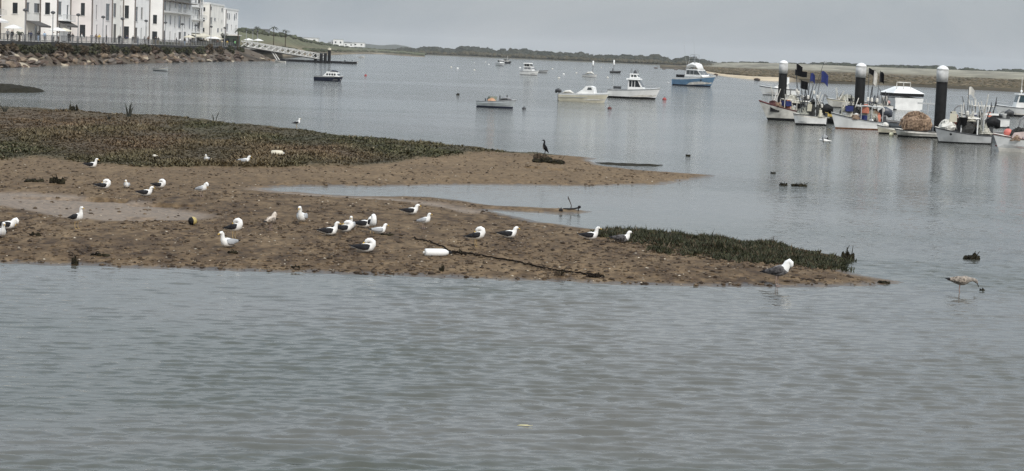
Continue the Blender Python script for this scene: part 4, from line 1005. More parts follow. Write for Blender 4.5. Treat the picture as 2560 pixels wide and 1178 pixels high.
t = boat('dinghy', 'grey dinghy floating beside the far white cruiser', 1354, 182, -20, 3.6, 1.4, 0.5, 0.75, LGREY, DGREY, GREY, GREY, 0.6); outboard(t, 3.6, 0.5, s=0.8)
t = boat('motorboat', 'small pale boat with rounded canvas by the first white marker post', 1475, 193, -18, 3.4, 1.6, 0.5, 0.7, WHITE, GREY, LGREY, LGREY, 0.5); MB().path([(-1.1, 0, 0.55), (-0.5, 0, 0.95), (0.3, 0, 1.05), (0.9, 0, 0.7)], [(0.5, 0.05), (0.6, 0.25), (0.6, 0.22), (0.4, 0.05)], 10).build('canvas_cover', OFFW, t, True)
t = boat('open_boat', 'small dark open boat moored below the second white marker post', 1539, 183, -12, 3.4, 1.5, 0.6, 0.8, DGREY, BLACK, GREY, GREY, 0.6, LGREY); post(t, (-0.9, 0, 0.5), 0.9, 0.14, DGREY); post(t, (0.6, 0, 0.6), 0.9, 0.06, GREY)
for px, py, ht, lb in ((1482, 180, 3.4, 'slim white channel marker post behind the boat with rounded canvas'), (1534, 180, 3.9, 'slim white channel marker post behind the small dark open boat')):
    p = G(px, py); t = thing('channel_marker', lb, 'marker post', p)
    MB().tube((0, 0, -0.5), (0, 0, ht * 0.55), 0.10, 0.10, 8).build('pole', GREY, t)
    MB().lathe((0, 0, ht * 0.55), [(0.24, 0), (0.26, 0.3), (0.26, ht * 0.4), (0.12, ht * 0.45)], 10).build('topmark', WHITE, t, True)
mooring(914, 190, 0.22, RED, 'red mooring buoy in open water past the navy-hulled boat')
mooring(838, 208, 0.10, DGREY, 'small dark mooring buoy touching the bow of the navy-hulled boat')
for i, (px, py) in enumerate([(1128, 169), (1144, 172), (1186, 176), (1186, 158), (1214, 156), (1222, 162), (1381, 173), (1437, 172), (1441, 183), (1409, 186), (1397, 196), (1524, 170), (1503, 169), (1300, 170), (1519, 195), (1670, 208)]):
    m = (OFFW, WHITE, OFFW, LGREY)[i % 4]
    mooring(px, py, 0.30 if py < 175 else 0.26, m, 'small pale mooring buoy dotted among the far boats')

# ------------------------------------------------------------------ pontoon, piles, working boats
PILES = [(1955, 165.0, 0.36), (2149, 149.0, 0.385), (2353, 131.0, 0.375)]
PILE_XY = [((px - 1280) / F * y * 1.0, y) for px, y, r in PILES]
pile_lab = ['black mooring pile with white cap rising behind the red-trimmed fishing boat', 'black mooring pile with white cap behind the white fishing skiff with grey outboard', 'black mooring pile with white cap between net heap and pale-netted boat']
for (px, y, r), lb in zip(PILES, pile_lab):
    x = at(px, 240, y).x
    t = thing('mooring_pile', lb, 'pile', (x, y, -2.0), 0, 'mooring piles of the pontoon')
    PB = mat('black_bitumen_pile', (0.008, 0.008, 0.008), 0.7, 0.4, 2.0, bump=0.3, spec=0.15); PW = mat('white_pile_sleeve', (0.44, 0.44, 0.43), 0.6, 0.22, 3.0)
    MB().lathe((0, 0, 0), [(r, 0), (r, 5.75)], 20).build('shaft', PB, t, True)
    MB().lathe((0, 0, 5.75), [(r * 1.06, 0), (r * 1.06, 0.82)], 20).build('sleeve', PW, t, True)
    MB().lathe((0, 0, 6.57), [(r * 1.10, 0.004), (r * 1.06, 0.08), (r * 0.8, 0.20), (r * 0.45, 0.27), (0.03, 0.31)], 20).build('cap', WHITE, t, True)
PD = Vector((6.0, -34.0, 0)).normalized(); PN = Vector((-PD.y, PD.x, 0))
pa = math.atan2(PD.y, PD.x); base0 = Vector((at(1955, 240, 165).x + 1.7, 172.0, 0))
for k in range(9):
    c = base0 + PD * (4 + 9.0 * k)
    t = thing('pontoon', 'grey floating pontoon section of the boat dock behind the fishing boats', 'pontoon', c, pa, 'floating pontoon sections')
    for i in range(12): MB().box((-4.1 + 0.75 * i, 0, 0.51), (0.70, 2.0, 0.05)).build('plank', WOOD if i % 3 else GREY, t)
    MB().box((0, 0.93, 0.36), (8.8, 0.12, 0.22)).build('beam', GREY, t); MB().box((0, -0.93, 0.36), (8.8, 0.12, 0.22)).build('beam', GREY, t)
    for i in (-3, 3): MB().box((i, 0, 0.05), (1.8, 1.6, 0.5)).build('float', LGREY, t)
BG = 'working boats berthed at the pontoon'
Y0 = 186
# white launch far behind the first pile
t = boat('launch', 'white launch with raked grey striped bow behind the first mooring pile', 1947, 239, 176, 5.8, 2.2, 0.95, 1.35, WHITE, DGREY, GREY, OFFW, 0.5, WHITE, BG); cabin(t, -1.4, 0.9, 1.7, 1.0, 1.75, 0.8, 0.2, WHITE, WHITE, GREY, 0.05, 2)
rail(t, [(0.8, -0.7, 1.1), (1.8, -0.5, 1.2), (2.6, 0, 1.35)], 0.35); post(t, (-1.2, 0, 1.8), 0.9, 0.25, WHITE, 'canvas_roll')
# red-trimmed fishing boat
A = boat('fishing_boat', 'white fishing boat with dark red trim and sharp bow, outermost at the pontoon', 1966, 302, Y0, 4.7, 1.8, 0.72, 1.55, OFFW, BLACK, MAROON, MAROON, 0.72, MAROON, BG, rubrail=MAROON, boot=0.20, rake=0.2, band=0.10)
MB().box((0.9, 0, 1.15), (0.12, 1.5, 0.1)).build('thwart', WOOD, A); rail(A, [(-1.6, -0.7, 0.75), (-0.6, -0.75, 0.8), (0.4, -0.75, 0.9)], 0.85, OFFW, 0.04)
rail(A, [(-1.6, 0.7, 0.75), (-0.6, 0.75, 0.8), (0.4, 0.75, 0.9)], 0.85, OFFW, 0.04, 'handrail')
post(A, (1.55, 0, 1.2), 0.7, 0.06, LGREY)
outboard(A, 4.7, 0.85, 0, BLACK, 1.6)
# white skiff beside it
Bt = boat('skiff', 'short white flat-sided skiff between the red-trimmed boat and the grey-outboard boat', 2020, 313, Y0 + 8, 2.5, 1.25, 0.70, 0.85, WHITE, BLACK, OFFW, LGREY, 0.8, OFFW, BG, boot=0.14, full=4.0, tw=0.95)
outboard(Bt, 2.5, 0.72, 0, BLACK, 1.75)
# white fishing boat with grey outboard
Cb = boat('fishing_boat', 'white fishing boat with rust stained waterline and large grey outboard', 2140, 323, Y0 + 2, 3.9, 1.6, 0.60, 1.15, WHITE, mat('rusty_antifouling', (0.16, 0.06, 0.02), 0.7, 0.4), LGREY, GREY, 0.70, LGREY, BG, boot=0.10, band=0.14)
outboard(Cb, 3.9, 0.75, 0, mat('blue_grey_plastic', (0.06, 0.068, 0.085), 0.4), 1.8); rail(Cb, [(-1.75, -0.65, 0.6), (-0.9, -0.7, 0.65), (-0.1, -0.7, 0.7)], 1.05, LGREY, 0.045); rail(Cb, [(-1.75, 0.65, 0.6), (-0.9, 0.7, 0.65), (-0.1, 0.7, 0.7)], 1.05, LGREY, 0.045)
MB().box((-0.9, 0, 1.68), (1.8, 1.3, 0.07)).build('canopy', OFFW, Cb)
MB().box((0.2, 0.2, 0.85), (0.5, 0.5, 0.5)).build('engine_box', OFFW, Cb)
# net boat
Db = boat('net_boat', 'low pale workboat heaped with brown nets', 2287, 343, Y0 - 4, 2.75, 1.6, 0.42, 0.50, OFFW, BLACK, OFFW, DGREY, 0.85, OFFW, BG, boot=0.10, full=5.0, tw=0.97, rubrail=BLACK)
# pale-netted boat
Eb = boat('fishing_boat', 'grey-white fishing boat draped with pale nets and orange gear', 2402, 358, Y0, 3.5, 1.6, 0.55, 0.95, LGREY, BLACK, GREY, GREY, 0.72, GREY, BG, boot=0.08, band=0.08)
Eb.children[0].data.materials[0] = OFFW
outboard(Eb, 3.5, 0.80, 0, BLACK, 1.8)
MB().box((-0.35, 0, 1.62), (1.3, 1.2, 0.08), taper=0.8).build('canopy', OFFW, Eb)
for sx in (-0.85, 0.2):
    for s in (-1, 1): post(Eb, (sx, s * 0.5, 0.5), 1.12, 0.05, WHITE)
post(Eb, (0.55, 0, 0.7), 1.35, 0.05, LGREY, 'davit'); MB().path([(0.55, 0, 2.0), (0.5, 0, 2.2), (0.3, 0, 2.35), (0.05, 0, 2.36)], 0.05, 6).build('davit_hook', GREY, Eb)
post(Eb, (-0.2, 0.2, 1.66), 1.3, 0.045, GREY, 'aerial', (0.35, 0))
# red boat at the edge
Fb = boat('fishing_boat', 'white boat with dark red stripe and pink inside, nearest along the pontoon', 2572, 381, Y0, 4.4, 1.7, 0.6, 1.0, WHITE, OFFW, OFFW, mat('faded_pink_paint', (0.55, 0.33, 0.29), 0.6), 0.72, OFFW, BG, boot=0.22, band=0.10, rubrail=MAROON)
MB().path([(2.0, 0, 0.32), (1.4, -0.62, 0.30), (0.4, -0.80, 0.28), (-1.0, -0.80, 0.27), (-2.1, -0.70, 0.27)], 0.05, 6).build('stripe', MAROON, Fb)
MB().prism([(-0.6, 0.75), (1.3, 0.8), (1.15, 1.12), (0.4, 1.22), (-0.6, 1.15)], 0.5, 0.58).build('side_board', mat('pale_pink_board', (0.56, 0.46, 0.43), 0.7, 0.2, 2.0), Fb)
MB().path([(0.75, 0, 0.6), (0.75, 0, 1.3), (0.6, 0, 1.9), (0.2, 0, 2.25)], 0.045, 6).build('arched_pole', GREY, Fb)
rail(Fb, [(0.2, -0.5, 0.7), (-0.6, -0.5, 0.7), (-1.4, -0.5, 0.7)], 1.0, GREY, 0.05)
# covered cruiser and cabin boat behind
Gb = boat('covered_cruiser', 'white cruiser under peaked white cover with black canvas band', 2250, 274, 100, 5.2, 3.4, 1.35, 1.5, WHITE, DGREY, WHITE, OFFW, 0.9, WHITE, BG, full=4.0, tw=0.98)
MB().box((-0.3, 0, 1.68), (4.2, 3.5, 0.34)).build('canvas_band', BLACK, Gb)
MB().box((-0.3, 0, 2.22), (4.4, 3.7, 0.72), taper=0.34).build('peaked_cover', WHITE, Gb)
rail(Gb, [(-2.2, -0.2, 2.3), (-2.2, 0.6, 2.3), (-2.2, 1.4, 2.3)], 0.75, OFFW, 0.06, 'radar_arch')
Hb = boat('cabin_boat', 'white cabin boat with blue-tinted wheelhouse moored past the pontoon', 2552, 292, 178, 5.6, 2.1, 0.85, 1.15, WHITE, BLACK, LGREY, OFFW, 0.55, WHITE, BG, boot=0.2)
cabin(Hb, -1.6, 0.8, 1.7, 0.95, 2.35, 0.35, 0.1, WHITE, WHITE, mat('blue_tinted_glass', (0.03, 0.06, 0.075), 0.08), 0.18, 3, (0.40, 0.92)); post(Hb, (0.1, 0, 2.45), 1.7, 0.05, OFFW, 'mast'); MB().ball((0.1, 0, 2.7), 0.13, 8, 6).build('radar_ball', WHITE, Hb); rail(Hb, [(0.9, -0.7, 1.0), (1.8, -0.5, 1.1), (2.6, 0, 1.15)], 0.35)

Ib = boat('fishing_boat', 'beige open boat half hidden behind the second mooring pile', 2112, 270, Y0 + 4, 4.4, 1.7, 0.7, 1.0, OFFW, DGREY, CREAM, LGREY, 0.7, OFFW, BG); post(Ib, (-0.6, 0, 0.7), 0.9, 0.05, GREY); post(Ib, (0.9, 0, 0.9), 0.7, 0.06, DGREY)
Jb = boat('fishing_boat', 'white boat with upright grey tarpaulin between second mooring pile and covered cruiser', 2190, 281, Y0, 3.2, 1.5, 0.75, 1.1, WHITE, DGREY, OFFW, LGREY, 0.7, OFFW, BG); MB().prism([(-0.5, 0.7), (0.5, 0.7), (0.2, 1.7), (-0.1, 1.8)], -0.4, 0.4).build('tarpaulin', GREY, Jb); MB().prism([(-1.2, 0.7), (-0.6, 0.7), (-0.5, 1.6), (-1.0, 1.7)], -0.3, 0.3).build('sail_bag', OFFW, Jb)
buoy(loc_of(Jb, (-1.3, -0.3, 0.9)), 0.24, mat('dull_pink_plastic', (0.45, 0.24, 0.22), 0.5), 'dull pink buoy at the stern of the tarpaulin boat')
Kb = boat('fishing_boat', 'white boat with pale awning moored behind the grey-white netted boat', 2455, 318, Y0 + 3, 4.2, 1.7, 0.8, 1.1, WHITE, DGREY, LGREY, LGREY, 0.7, OFFW, BG); MB().box((0.2, 0, 1.75), (1.8, 1.2, 0.06)).build('awning', OFFW, Kb)
for sx in (-0.6, 1.0):
    for sy in (-0.5, 0.5): post(Kb, (sx, sy, 0.6), 1.12, 0.04, LGREY)
outboard(Kb, 4.2, 0.8, 0, DGREY, 1.4)
Lb = boat('dinghy', 'small cream dinghy squeezed between the grey-outboard boat and the net boat', 2222, 335, Y0 + 12, 1.9, 1.1, 0.42, 0.6, CREAM, BLACK, OFFW, GREY, 0.75, OFFW, BG, boot=0.1); MB().box((-0.2, 0, 0.3), (0.2, 0.9, 0.05)).build('thwart', WOOD, Lb)
buoy(loc_of(Lb, (0.2, -0.2, 0.45)), 0.24, OFFW, 'white ball float lying in the small cream dinghy')
Mb = boat('dinghy', 'small black inflatable dinghy tucked behind the stern of the short white skiff', 2074, 309, Y0 + 20, 2.2, 1.2, 0.45, 0.62, BLACK, BLACK, DGREY, DGREY, 0.75, DGREY, BG); outboard(Mb, 2.2, 0.6, 0, DGREY, 1.2)
coilm = net_heap(loc_of(Mb, (0.2, 0, 0.4)), 1.0, 0.8, 0.5, YELLOW, 'yellow rope heap in the small black dinghy', 71, 16)
# --- gear in the working boats
n1 = net_heap(loc_of(A, (1.15, 0, 0.95)), 1.1, 1.1, 0.6, mat('dark_red_net', (0.07, 0.022, 0.02), 0.9, 0.4, 8.0), 'dark red net bundle in the bow of the red-trimmed boat', 61, 22)
net_heap(loc_of(A, (-0.9, 0.1, 0.55)), 1.9, 1.2, 1.0, PALENET, 'pale net pile amidships in the red-trimmed boat', 62, 30)
buoy(loc_of(A, (0.25, -0.7, 0.95)), 0.38, ORANGE, 'large faded orange buoy on the side of the red-trimmed boat')
buoy(loc_of(A, (1.75, -0.15, 1.2)), 0.15, WHITE, 'small white buoy in the bow of the red-trimmed boat')
buoy(loc_of(A, (-1.2, -0.3, 1.3)), 0.20, OFFW, 'white ball float atop the pale nets of the red-trimmed boat')
net_heap(loc_of(Bt, (0.3, 0.0, 0.5)), 1.3, 1.0, 0.85, mat('grey_green_net', (0.28, 0.28, 0.24), 0.9, 0.3, 8.0), 'grey net pile heaped in the short white skiff', 63, 26)
buoy(loc_of(Bt, (-0.75, -0.3, 0.75)), 0.38, ORANGE, 'faded orange buoy at the stern of the short white skiff')
buoy(loc_of(Bt, (0.55, -0.55, 0.75)), 0.17, WHITE, 'white buoy on the gunwale of the short white skiff')
buoy(loc_of(Bt, (0.2, -0.6, 0.85)), 0.13, BLACK, 'black ball float on the gunwale of the short white skiff')
net_heap(loc_of(Cb, (0.7, 0.0, 0.72)), 1.3, 1.1, 0.55, PALENET, 'pale net folded over the bow of the boat with grey outboard', 64, 26)
buoy(loc_of(Cb, (-0.75, -0.72, 0.95)), 0.22, mat('dull_pink_plastic', (0.45, 0.24, 0.22), 0.5), 'dull pink buoy on the rail of the boat with grey outboard')
buoy(loc_of(Cb, (-0.7, -0.66, 0.62)), 0.20, MAROON, 'dark maroon buoy hanging below the pink one')
crate(loc_of(Cb, (-0.25, 0.1, 0.5)), 0.2, OFFW, 'white fish crate amidships in the boat with grey outboard')
net_heap(loc_of(Db, (0.0, 0.0, 0.36)), 2.3, 1.5, 1.35, BROWNNET, 'tall brown net heap filling the low pale workboat', 65, 90)
buoy(loc_of(Db, (1.5, -0.4, 0.0)), 0.17, mat('pale_yellow_plastic', (0.62, 0.60, 0.42), 0.5), 'pale yellow float in the water at the end of the net boat')
net_heap(loc_of(Eb, (0.95, 0.0, 0.72)), 1.2, 1.1, 0.72, mat('white_net', (0.66, 0.65, 0.60), 0.9, 0.2, 8.0), 'white net draped over the bow of the grey-white boat', 66, 40)
net_heap(loc_of(Eb, (-0.6, -0.2, 0.45)), 1.1, 0.9, 0.65, ORANGE, 'orange net and rope heap in the grey-white boat', 67, 26)
buoy(loc_of(Eb, (-0.9, -0.6, 0.75)), 0.30, ORANGE, 'orange buoy at the stern of the grey-white boat')
buoy(loc_of(Eb, (0.0, -0.45, 1.0)), 0.20, WHITE, 'white buoy under the canopy of the grey-white boat')
buoy(loc_of(Fb, (1.25, -0.2, 0.95)), 0.26, mat('pink_red_plastic', (0.60, 0.16, 0.13), 0.5), 'pink-red buoy in the bow of the red-striped boat')
net_heap(loc_of(Fb, (0.1, -0.1, 0.5)), 1.5, 1.0, 0.45, DGREY, 'black net pile in the red-striped boat', 68, 24)
buoy(loc_of(Fb, (0.55, -0.45, 0.72)), 0.20, WHITE, 'white buoy on the black nets of the red-striped boat')
net_heap(loc_of(Fb, (-1.2, -0.1, 0.5)), 1.3, 1.0, 0.75, PALENET, 'pale net pile astern in the red-striped boat', 69, 24)
# taller heaps and floats piled on top of the working gear
GN = mat('grey_green_net', (0.28, 0.28, 0.24), 0.9, 0.3, 8.0); DN = mat('dark_net', (0.03, 0.03, 0.028), 0.9, 0.4, 8.0)
net_heap(loc_of(A, (-1.55, 0.1, 0.6)), 1.2, 1.2, 1.45, DN, 'tall dark net heap astern in the red-trimmed boat', 81, 30)
net_heap(loc_of(A, (-0.45, -0.2, 0.75)), 1.3, 1.1, 1.35, PALENET, 'tall pale net heap behind the orange buoy of the red-trimmed boat', 82, 34)
net_heap(loc_of(Bt, (-0.35, 0.2, 0.6)), 1.2, 1.0, 1.35, DN, 'dark net heap astern in the short white skiff', 83, 28)
net_heap(loc_of(Cb, (-0.95, 0.1, 0.5)), 1.5, 1.2, 1.10, GN, 'grey-green net heap under the canopy of the boat with grey outboard', 84, 34)
net_heap(loc_of(Cb, (0.15, -0.1, 0.7)), 0.9, 0.9, 0.9, DN, 'dark net bundle amidships in the boat with grey outboard', 85, 22)
net_heap(loc_of(Eb, (-0.15, 0.2, 0.5)), 1.3, 1.0, 1.15, DN, 'dark net heap under the canopy of the grey-white boat', 86, 28)
net_heap(loc_of(Eb, (-1.25, 0.1, 0.5)), 0.9, 1.0, 1.0, GN, 'grey-green net heap astern in the grey-white boat', 87, 24)
net_heap(loc_of(Ib, (-0.2, 0.0, 0.5)), 2.2, 1.2, 0.95, GN, 'grey-green net pile in the beige half-hidden boat', 88, 34)
net_heap(loc_of(Fb, (0.7, 0.1, 0.55)), 1.2, 1.0, 0.85, DN, 'dark net heap behind the pink-red buoy of the red-striped boat', 89, 24)
for i, (rt, p_, m_, lb) in enumerate(((A, (-0.45, -0.55, 1.75), WHITE, 'white ball float high on the tall pale net heap'), (A, (-1.5, -0.4, 1.75), OFFW, 'off-white ball float high on the tall dark net heap'), (Bt, (-0.3, -0.2, 1.65), WHITE, 'white ball float on the dark nets of the short white skiff'),
        (Cb, (-0.5, -0.45, 1.25), ORANGE, 'orange ball float on the grey-green nets under the canopy'), (Cb, (0.2, -0.4, 1.35), WHITE, 'white ball float on the dark net bundle amidships'), (Eb, (-0.9, -0.3, 1.25), WHITE, 'white ball float on the nets astern of the grey-white boat'), (Eb, (0.3, -0.4, 1.15), BLACK, 'black ball float amidships on the grey-white boat'), (Ib, (0.3, -0.4, 1.2), BLACK, 'black ball float on the nets of the beige half-hidden boat'))):
    buoy(loc_of(rt, p_), 0.20, m_, lb)
for rt, x0_ in ((A, -1.1), (Bt, -0.3), (Eb, -1.2)):
    MB().path([(x0_, -0.6, 0.7), (x0_, -0.55, 1.9), (x0_, 0, 2.15), (x0_, 0.55, 1.9), (x0_, 0.6, 0.7)], 0.045, 6).build('gear_arch', LGREY, rt)
# marker poles with flags
BFLAG = mat('black_flag_cloth', (0.007, 0.007, 0.008), 0.9, 0.2, spec=0.05)
flag_pole(loc_of(A, (-0.75, 0.2, 1.3)), 3.3, BFLAG, 'tall pole with large black flag above the red-trimmed boat', (-0.06, 0.0), 0.5, 0.55, 1)
flag_pole(loc_of(A, (-1.0, 0.3, 1.3)), 2.85, BFLAG, 'leaning pole with drooping black flag, second over the red-trimmed boat', (-0.2, 0), 1.0, 0.45, 2)
flag_pole(loc_of(A, (-1.3, -0.1, 1.2)), 2.15, BFLAG, 'lower black flag beside the white launch cabin', (-0.12, 0), 0.6, 0.65, 3)
flag_pole(loc_of(A, (-1.7, 0.2, 1.0)), 3.9, LGREY, 'thin pole with small grey pennant leaning away over the red-trimmed boat', (0.28, 0), 0.2, 0.12, 4)
flag_pole(loc_of(Bt, (0.25, 0.2, 1.1)), 2.9, DBLUE, 'pole with dark blue flag over the short white skiff', (0.05, 0), 0.34, 0.62, 5)
flag_pole(loc_of(Bt, (-0.4, 0.2, 1.1)), 3.05, DBLUE, 'taller pole with large ragged dark blue flag over the short white skiff', (0.12, 0), 0.52, 0.85, 6)
flag_pole(loc_of(Bt, (-0.8, 0.3, 1.0)), 1.4, GREY, 'short pole with grey pennant at the skiff stern', (0.2, 0), 0.25, 0.2, 7)
flag_pole(loc_of(Cb, (-0.7, 0.3, 1.0)), 3.5, BFLAG, 'pole with black flag just past the second mooring pile', (-0.02, 0), 0.5, 0.4, 8)
flag_pole(loc_of(Cb, (-0.95, 0.3, 1.0)), 3.4, OFFW, 'pole with long hanging white flag past the second mooring pile', (0.02, 0), 0.28, 1.0, 9)
flag_pole(loc_of(Cb, (-1.3, 0.3, 1.0)), 3.35, BFLAG, 'pole with narrow black flag beside the white flag', (0.06, 0), 0.28, 0.75, 10)
flag_pole(loc_of(Cb, (-1.85, 0.4, 1.0)), 1.35, GREY, 'short pole with grey tip beside the covered cruiser', (0.03, 0), 0.14, 0.18, 11)
flag_pole(loc_of(Eb, (-0.1, 0.6, 1.0)), 2.6, OFFW, 'pole with cream pennant next to the third mooring pile', (0.0, 0), 0.35, 0.5, 12)
# dock fittings
def stand(px, py, y, label, w, h, m, kind):
    p = at(px, py, y); t = thing('dock_stand', label, 'dock fitting', (p.x, p.y, 0.3))
    H = p.z - 0.3
    MB().tube((0, 0, 0), (0, 0, H), 0.06, 0.05, 6).build('post', m, t)
    MB().box((0, 0, H + 0.06), (w, 0.12, 0.12)).build('crossbar', m, t)
    for s in (-0.3, 0.3): MB().tube((s * w * 0.35, 0, H + 0.1), (s * w * 0.35, 0, H + 0.1 + h), 0.04, 0.04, 5).build('prong', m, t)
stand(2320, 261, 150, 'grey T-shaped dock stand beside the third mooring pile', 1.6, 0.30, LGREY, 1)
stand(2465, 288, 122, 'white T-shaped rod rack behind the stern of the grey-white boat', 1.6, 0.55, WHITE, 2)

# --- smaller gear strewn in the working boats
def tub(p, m, label, r, seed):
    t = thing('plastic_tub', label, 'tub', p); MB().lathe((0, 0, 0), [(0.17, 0), (0.21, 0.34), (0.23, 0.36), (0.20, 0.37), (0.16, 0.10)], 12).build('body', m, t, True)
    MB().path([(0.2 * math.cos(a), 0, 0.34 + 0.16 * math.sin(a)) for a in [k * math.pi / 6 for k in range(7)]], 0.012, 4).build('handle', DGREY, t)
def coil(p, m, label, r, seed):
    t = thing('rope_coil', label, 'rope', p); pts = [((0.28 - 0.003 * k) * math.cos(k * 0.55), (0.28 - 0.003 * k) * math.sin(k * 0.55), 0.03 + 0.006 * k + 0.01 * math.sin(k * 1.7)) for k in range(46)]
    MB().path(pts, 0.03, 5).build('turns', m, t); MB().path([(0.26, 0, 0.1), (0.45, 0.1, 0.04), (0.6, 0.05, 0.03)], 0.028, 5).build('tail', m, t)
def can(p, m, label, r, seed):
    t = thing('jerrycan', label, 'can', p, r.uniform(0, 3)); MB().box((0, 0, 0.2), (0.34, 0.2, 0.4), taper=0.9).build('body', m, t); MB().box((0, 0, 0.46), (0.22, 0.05, 0.06)).build('handle', m, t); MB().lathe((0.12, 0, 0.40), [(0.04, 0), (0.035, 0.07)], 8).build('spout', BLACK, t)
def sticks(p, m, label, r, seed):
    t = thing('pole_bundle', label, 'poles', p, r.uniform(-0.5, 0.5))
    for k in range(4): MB().tube((0.05 * k, 0.03 * k, 0), (0.05 * k + r.uniform(-0.5, 0.5), r.uniform(-0.2, 0.2), r.uniform(0.9, 1.5)), 0.03, 0.025, 5).build('stick', m, t)
def fball(p, m, label, r, seed): buoy(p, 0.15, m, label)
def fcrate(p, m, label, r, seed): crate(p, r.uniform(0, 3), m, label, 0.55, 0.38, 0.3)
GEAR = [('white', WHITE, 'ball float', fball), ('black', BLACK, 'plastic tub', tub), ('orange', ORANGE, 'jerrycan', can), ('pale', PALENET, 'rope coil', coil), ('black', BLACK, 'fish crate', fcrate), ('dark', DGREY, 'bundle of upright sticks', sticks), ('white', WHITE, 'plastic tub', tub),
        ('black', BLACK, 'ball float', fball), ('brown', BROWNNET, 'rope coil', coil), ('white', OFFW, 'bundle of upright sticks', sticks), ('dark blue', DBLUE, 'fish crate', fcrate), ('cream', CREAM, 'jerrycan', can)]
for bi, (rt, nm, k) in enumerate(((A, 'red-trimmed fishing boat', 24), (Bt, 'short white skiff', 16), (Cb, 'boat with grey outboard', 22), (Eb, 'grey-white netted boat', 22), (Fb, 'red-striped boat', 16), (Ib, 'beige half-hidden boat', 10), (Kb, 'white boat with pale awning', 10), (Jb, 'tarpaulin boat', 8))):
    r = random.Random(90 + bi); L = rt['L']
    for i in range(k):
        cn_, m, kind, fn = GEAR[(i * 5 + bi) % len(GEAR)]; lay = ('lower ', 'upper ')[i * 2 // k] if k > 12 else ''
        f = ((i * 0.618) % 1.0); x = -L * 0.40 + L * 0.66 * f; side = -1 if i % 2 else 1
        y = side * r.uniform(0.15, 0.5) * min(1, 1.3 - abs(f - 0.4)); where = 'astern' if f < 0.33 else ('amidships' if f < 0.7 else 'near the bow')
        n0 = len(COL.objects)
        fn(loc_of(rt, (x, y, (r.uniform(0.45, 0.7) if i < 12 else r.uniform(0.85, 1.35)))), m, f'{lay}{cn_} {kind} {where} in the {nm}', r, i)
        for o_ in list(COL.objects)[n0:]:
            if o_.parent is None: o_.scale = (1.35,) * 3
# ------------------------------------------------------------------ far shores
def strip(name, rows, m, seed, col=None, sub=6, jit=0.3, smooth=True):
    """terrain sheet from rows of points (front to back), each row the same length, refined and roughened"""
    R = np.array([[tuple(p) for p in r] for r in rows], float)         # rows, cols, 3
    def refine(A, axis, k):
        n = A.shape[axis]; t = np.linspace(0, n - 1, (n - 1) * k + 1); i = np.minimum(t.astype(int), n - 2); f = t - i
        A0 = np.take(A, i, axis); A1 = np.take(A, i + 1, axis); sh = [1, 1, 1]; sh[axis] = -1; f = f.reshape(sh)
        return A0 * (1 - f) + A1 * f
    R = refine(refine(R, 0, 4), 1, sub)
    nr, nc, _ = R.shape; x, y, z = R[..., 0], R[..., 1], R[..., 2]
    inner = np.zeros((nr, nc)); inner[1:, :] = 1
    L = max(1.0, (y.max() - y.min()) / 40)
    z = z + inner * jit * fbm(x / (L * 3), y / (L * 3), seed) + inner * jit * 0.5 * vn(x / L * 1.5, y / L, seed + 5)
    V = np.stack([x, y, z], -1).reshape(-1, 3); idx = np.arange(nr * nc).reshape(nr, nc)
    fa = np.stack([idx[:-1, :-1], idx[:-1, 1:], idx[1:, 1:], idx[1:, :-1]], -1).reshape(-1, 4)
    C = None
    if col is not None: C = col(V[:, 0], V[:, 1], V[:, 2], np.repeat(np.linspace(0, 1, nr), nc))
    return struct(link_mesh(name, np_mesh(name, V, fa, m, C, smooth)))
def mixc(stops, v):
    v = np.asarray(v); xs = [s[0] for s in stops]
    return np.stack([np.interp(v, xs, [s[1][k] for s in stops]) for k in range(3)], 1)
LAND = vcol_mat('far_land', 0.9, var=0.2, scale=0.05, spec=0.1)

ICO_V = None
def blob_cloud(name, P, S, cols, m, seed):
    """many small irregular crowns in one mesh: P (n,3) centres, S (n,3) sizes"""
    r = np.random.default_rng(seed); n = len(P); k, q = 7, 4
    base = []
    for i in range(q):
        a = math.pi * (i + 0.6) / (q + 0.2) - math.pi / 2
        for j in range(k): base.append((math.cos(a) * math.cos(2 * math.pi * (j + 0.5 * (i % 2)) / k), math.cos(a) * math.sin(2 * math.pi * (j + 0.5 * (i % 2)) / k), math.sin(a)))
    base.append((0, 0, 1)); base = np.array(base); nb = len(base); f = []
    for i in range(q - 1):
        for j in range(k):
            a, b = i * k + j, i * k + (j + 1) % k; f += [(a, b, b + k), (a, b + k, a + k)]
    for j in range(k): f.append(((q - 1) * k + j, (q - 1) * k + (j + 1) % k, nb - 1))
    f = np.array(f)
    V = base[None] * r.uniform(0.62, 1.3, (n, nb, 1)) * S[:, None, :] + P[:, None, :]
    Fc = (np.arange(n)[:, None, None] * nb + f[None]).reshape(-1, 3)
    C = np.repeat(cols, nb, 0) * r.uniform(0.7, 1.3, (n * nb, 1))
    return link_mesh(name, np_mesh(name, V.reshape(-1, 3), Fc, m, np.clip(C, 0.002, 1)))

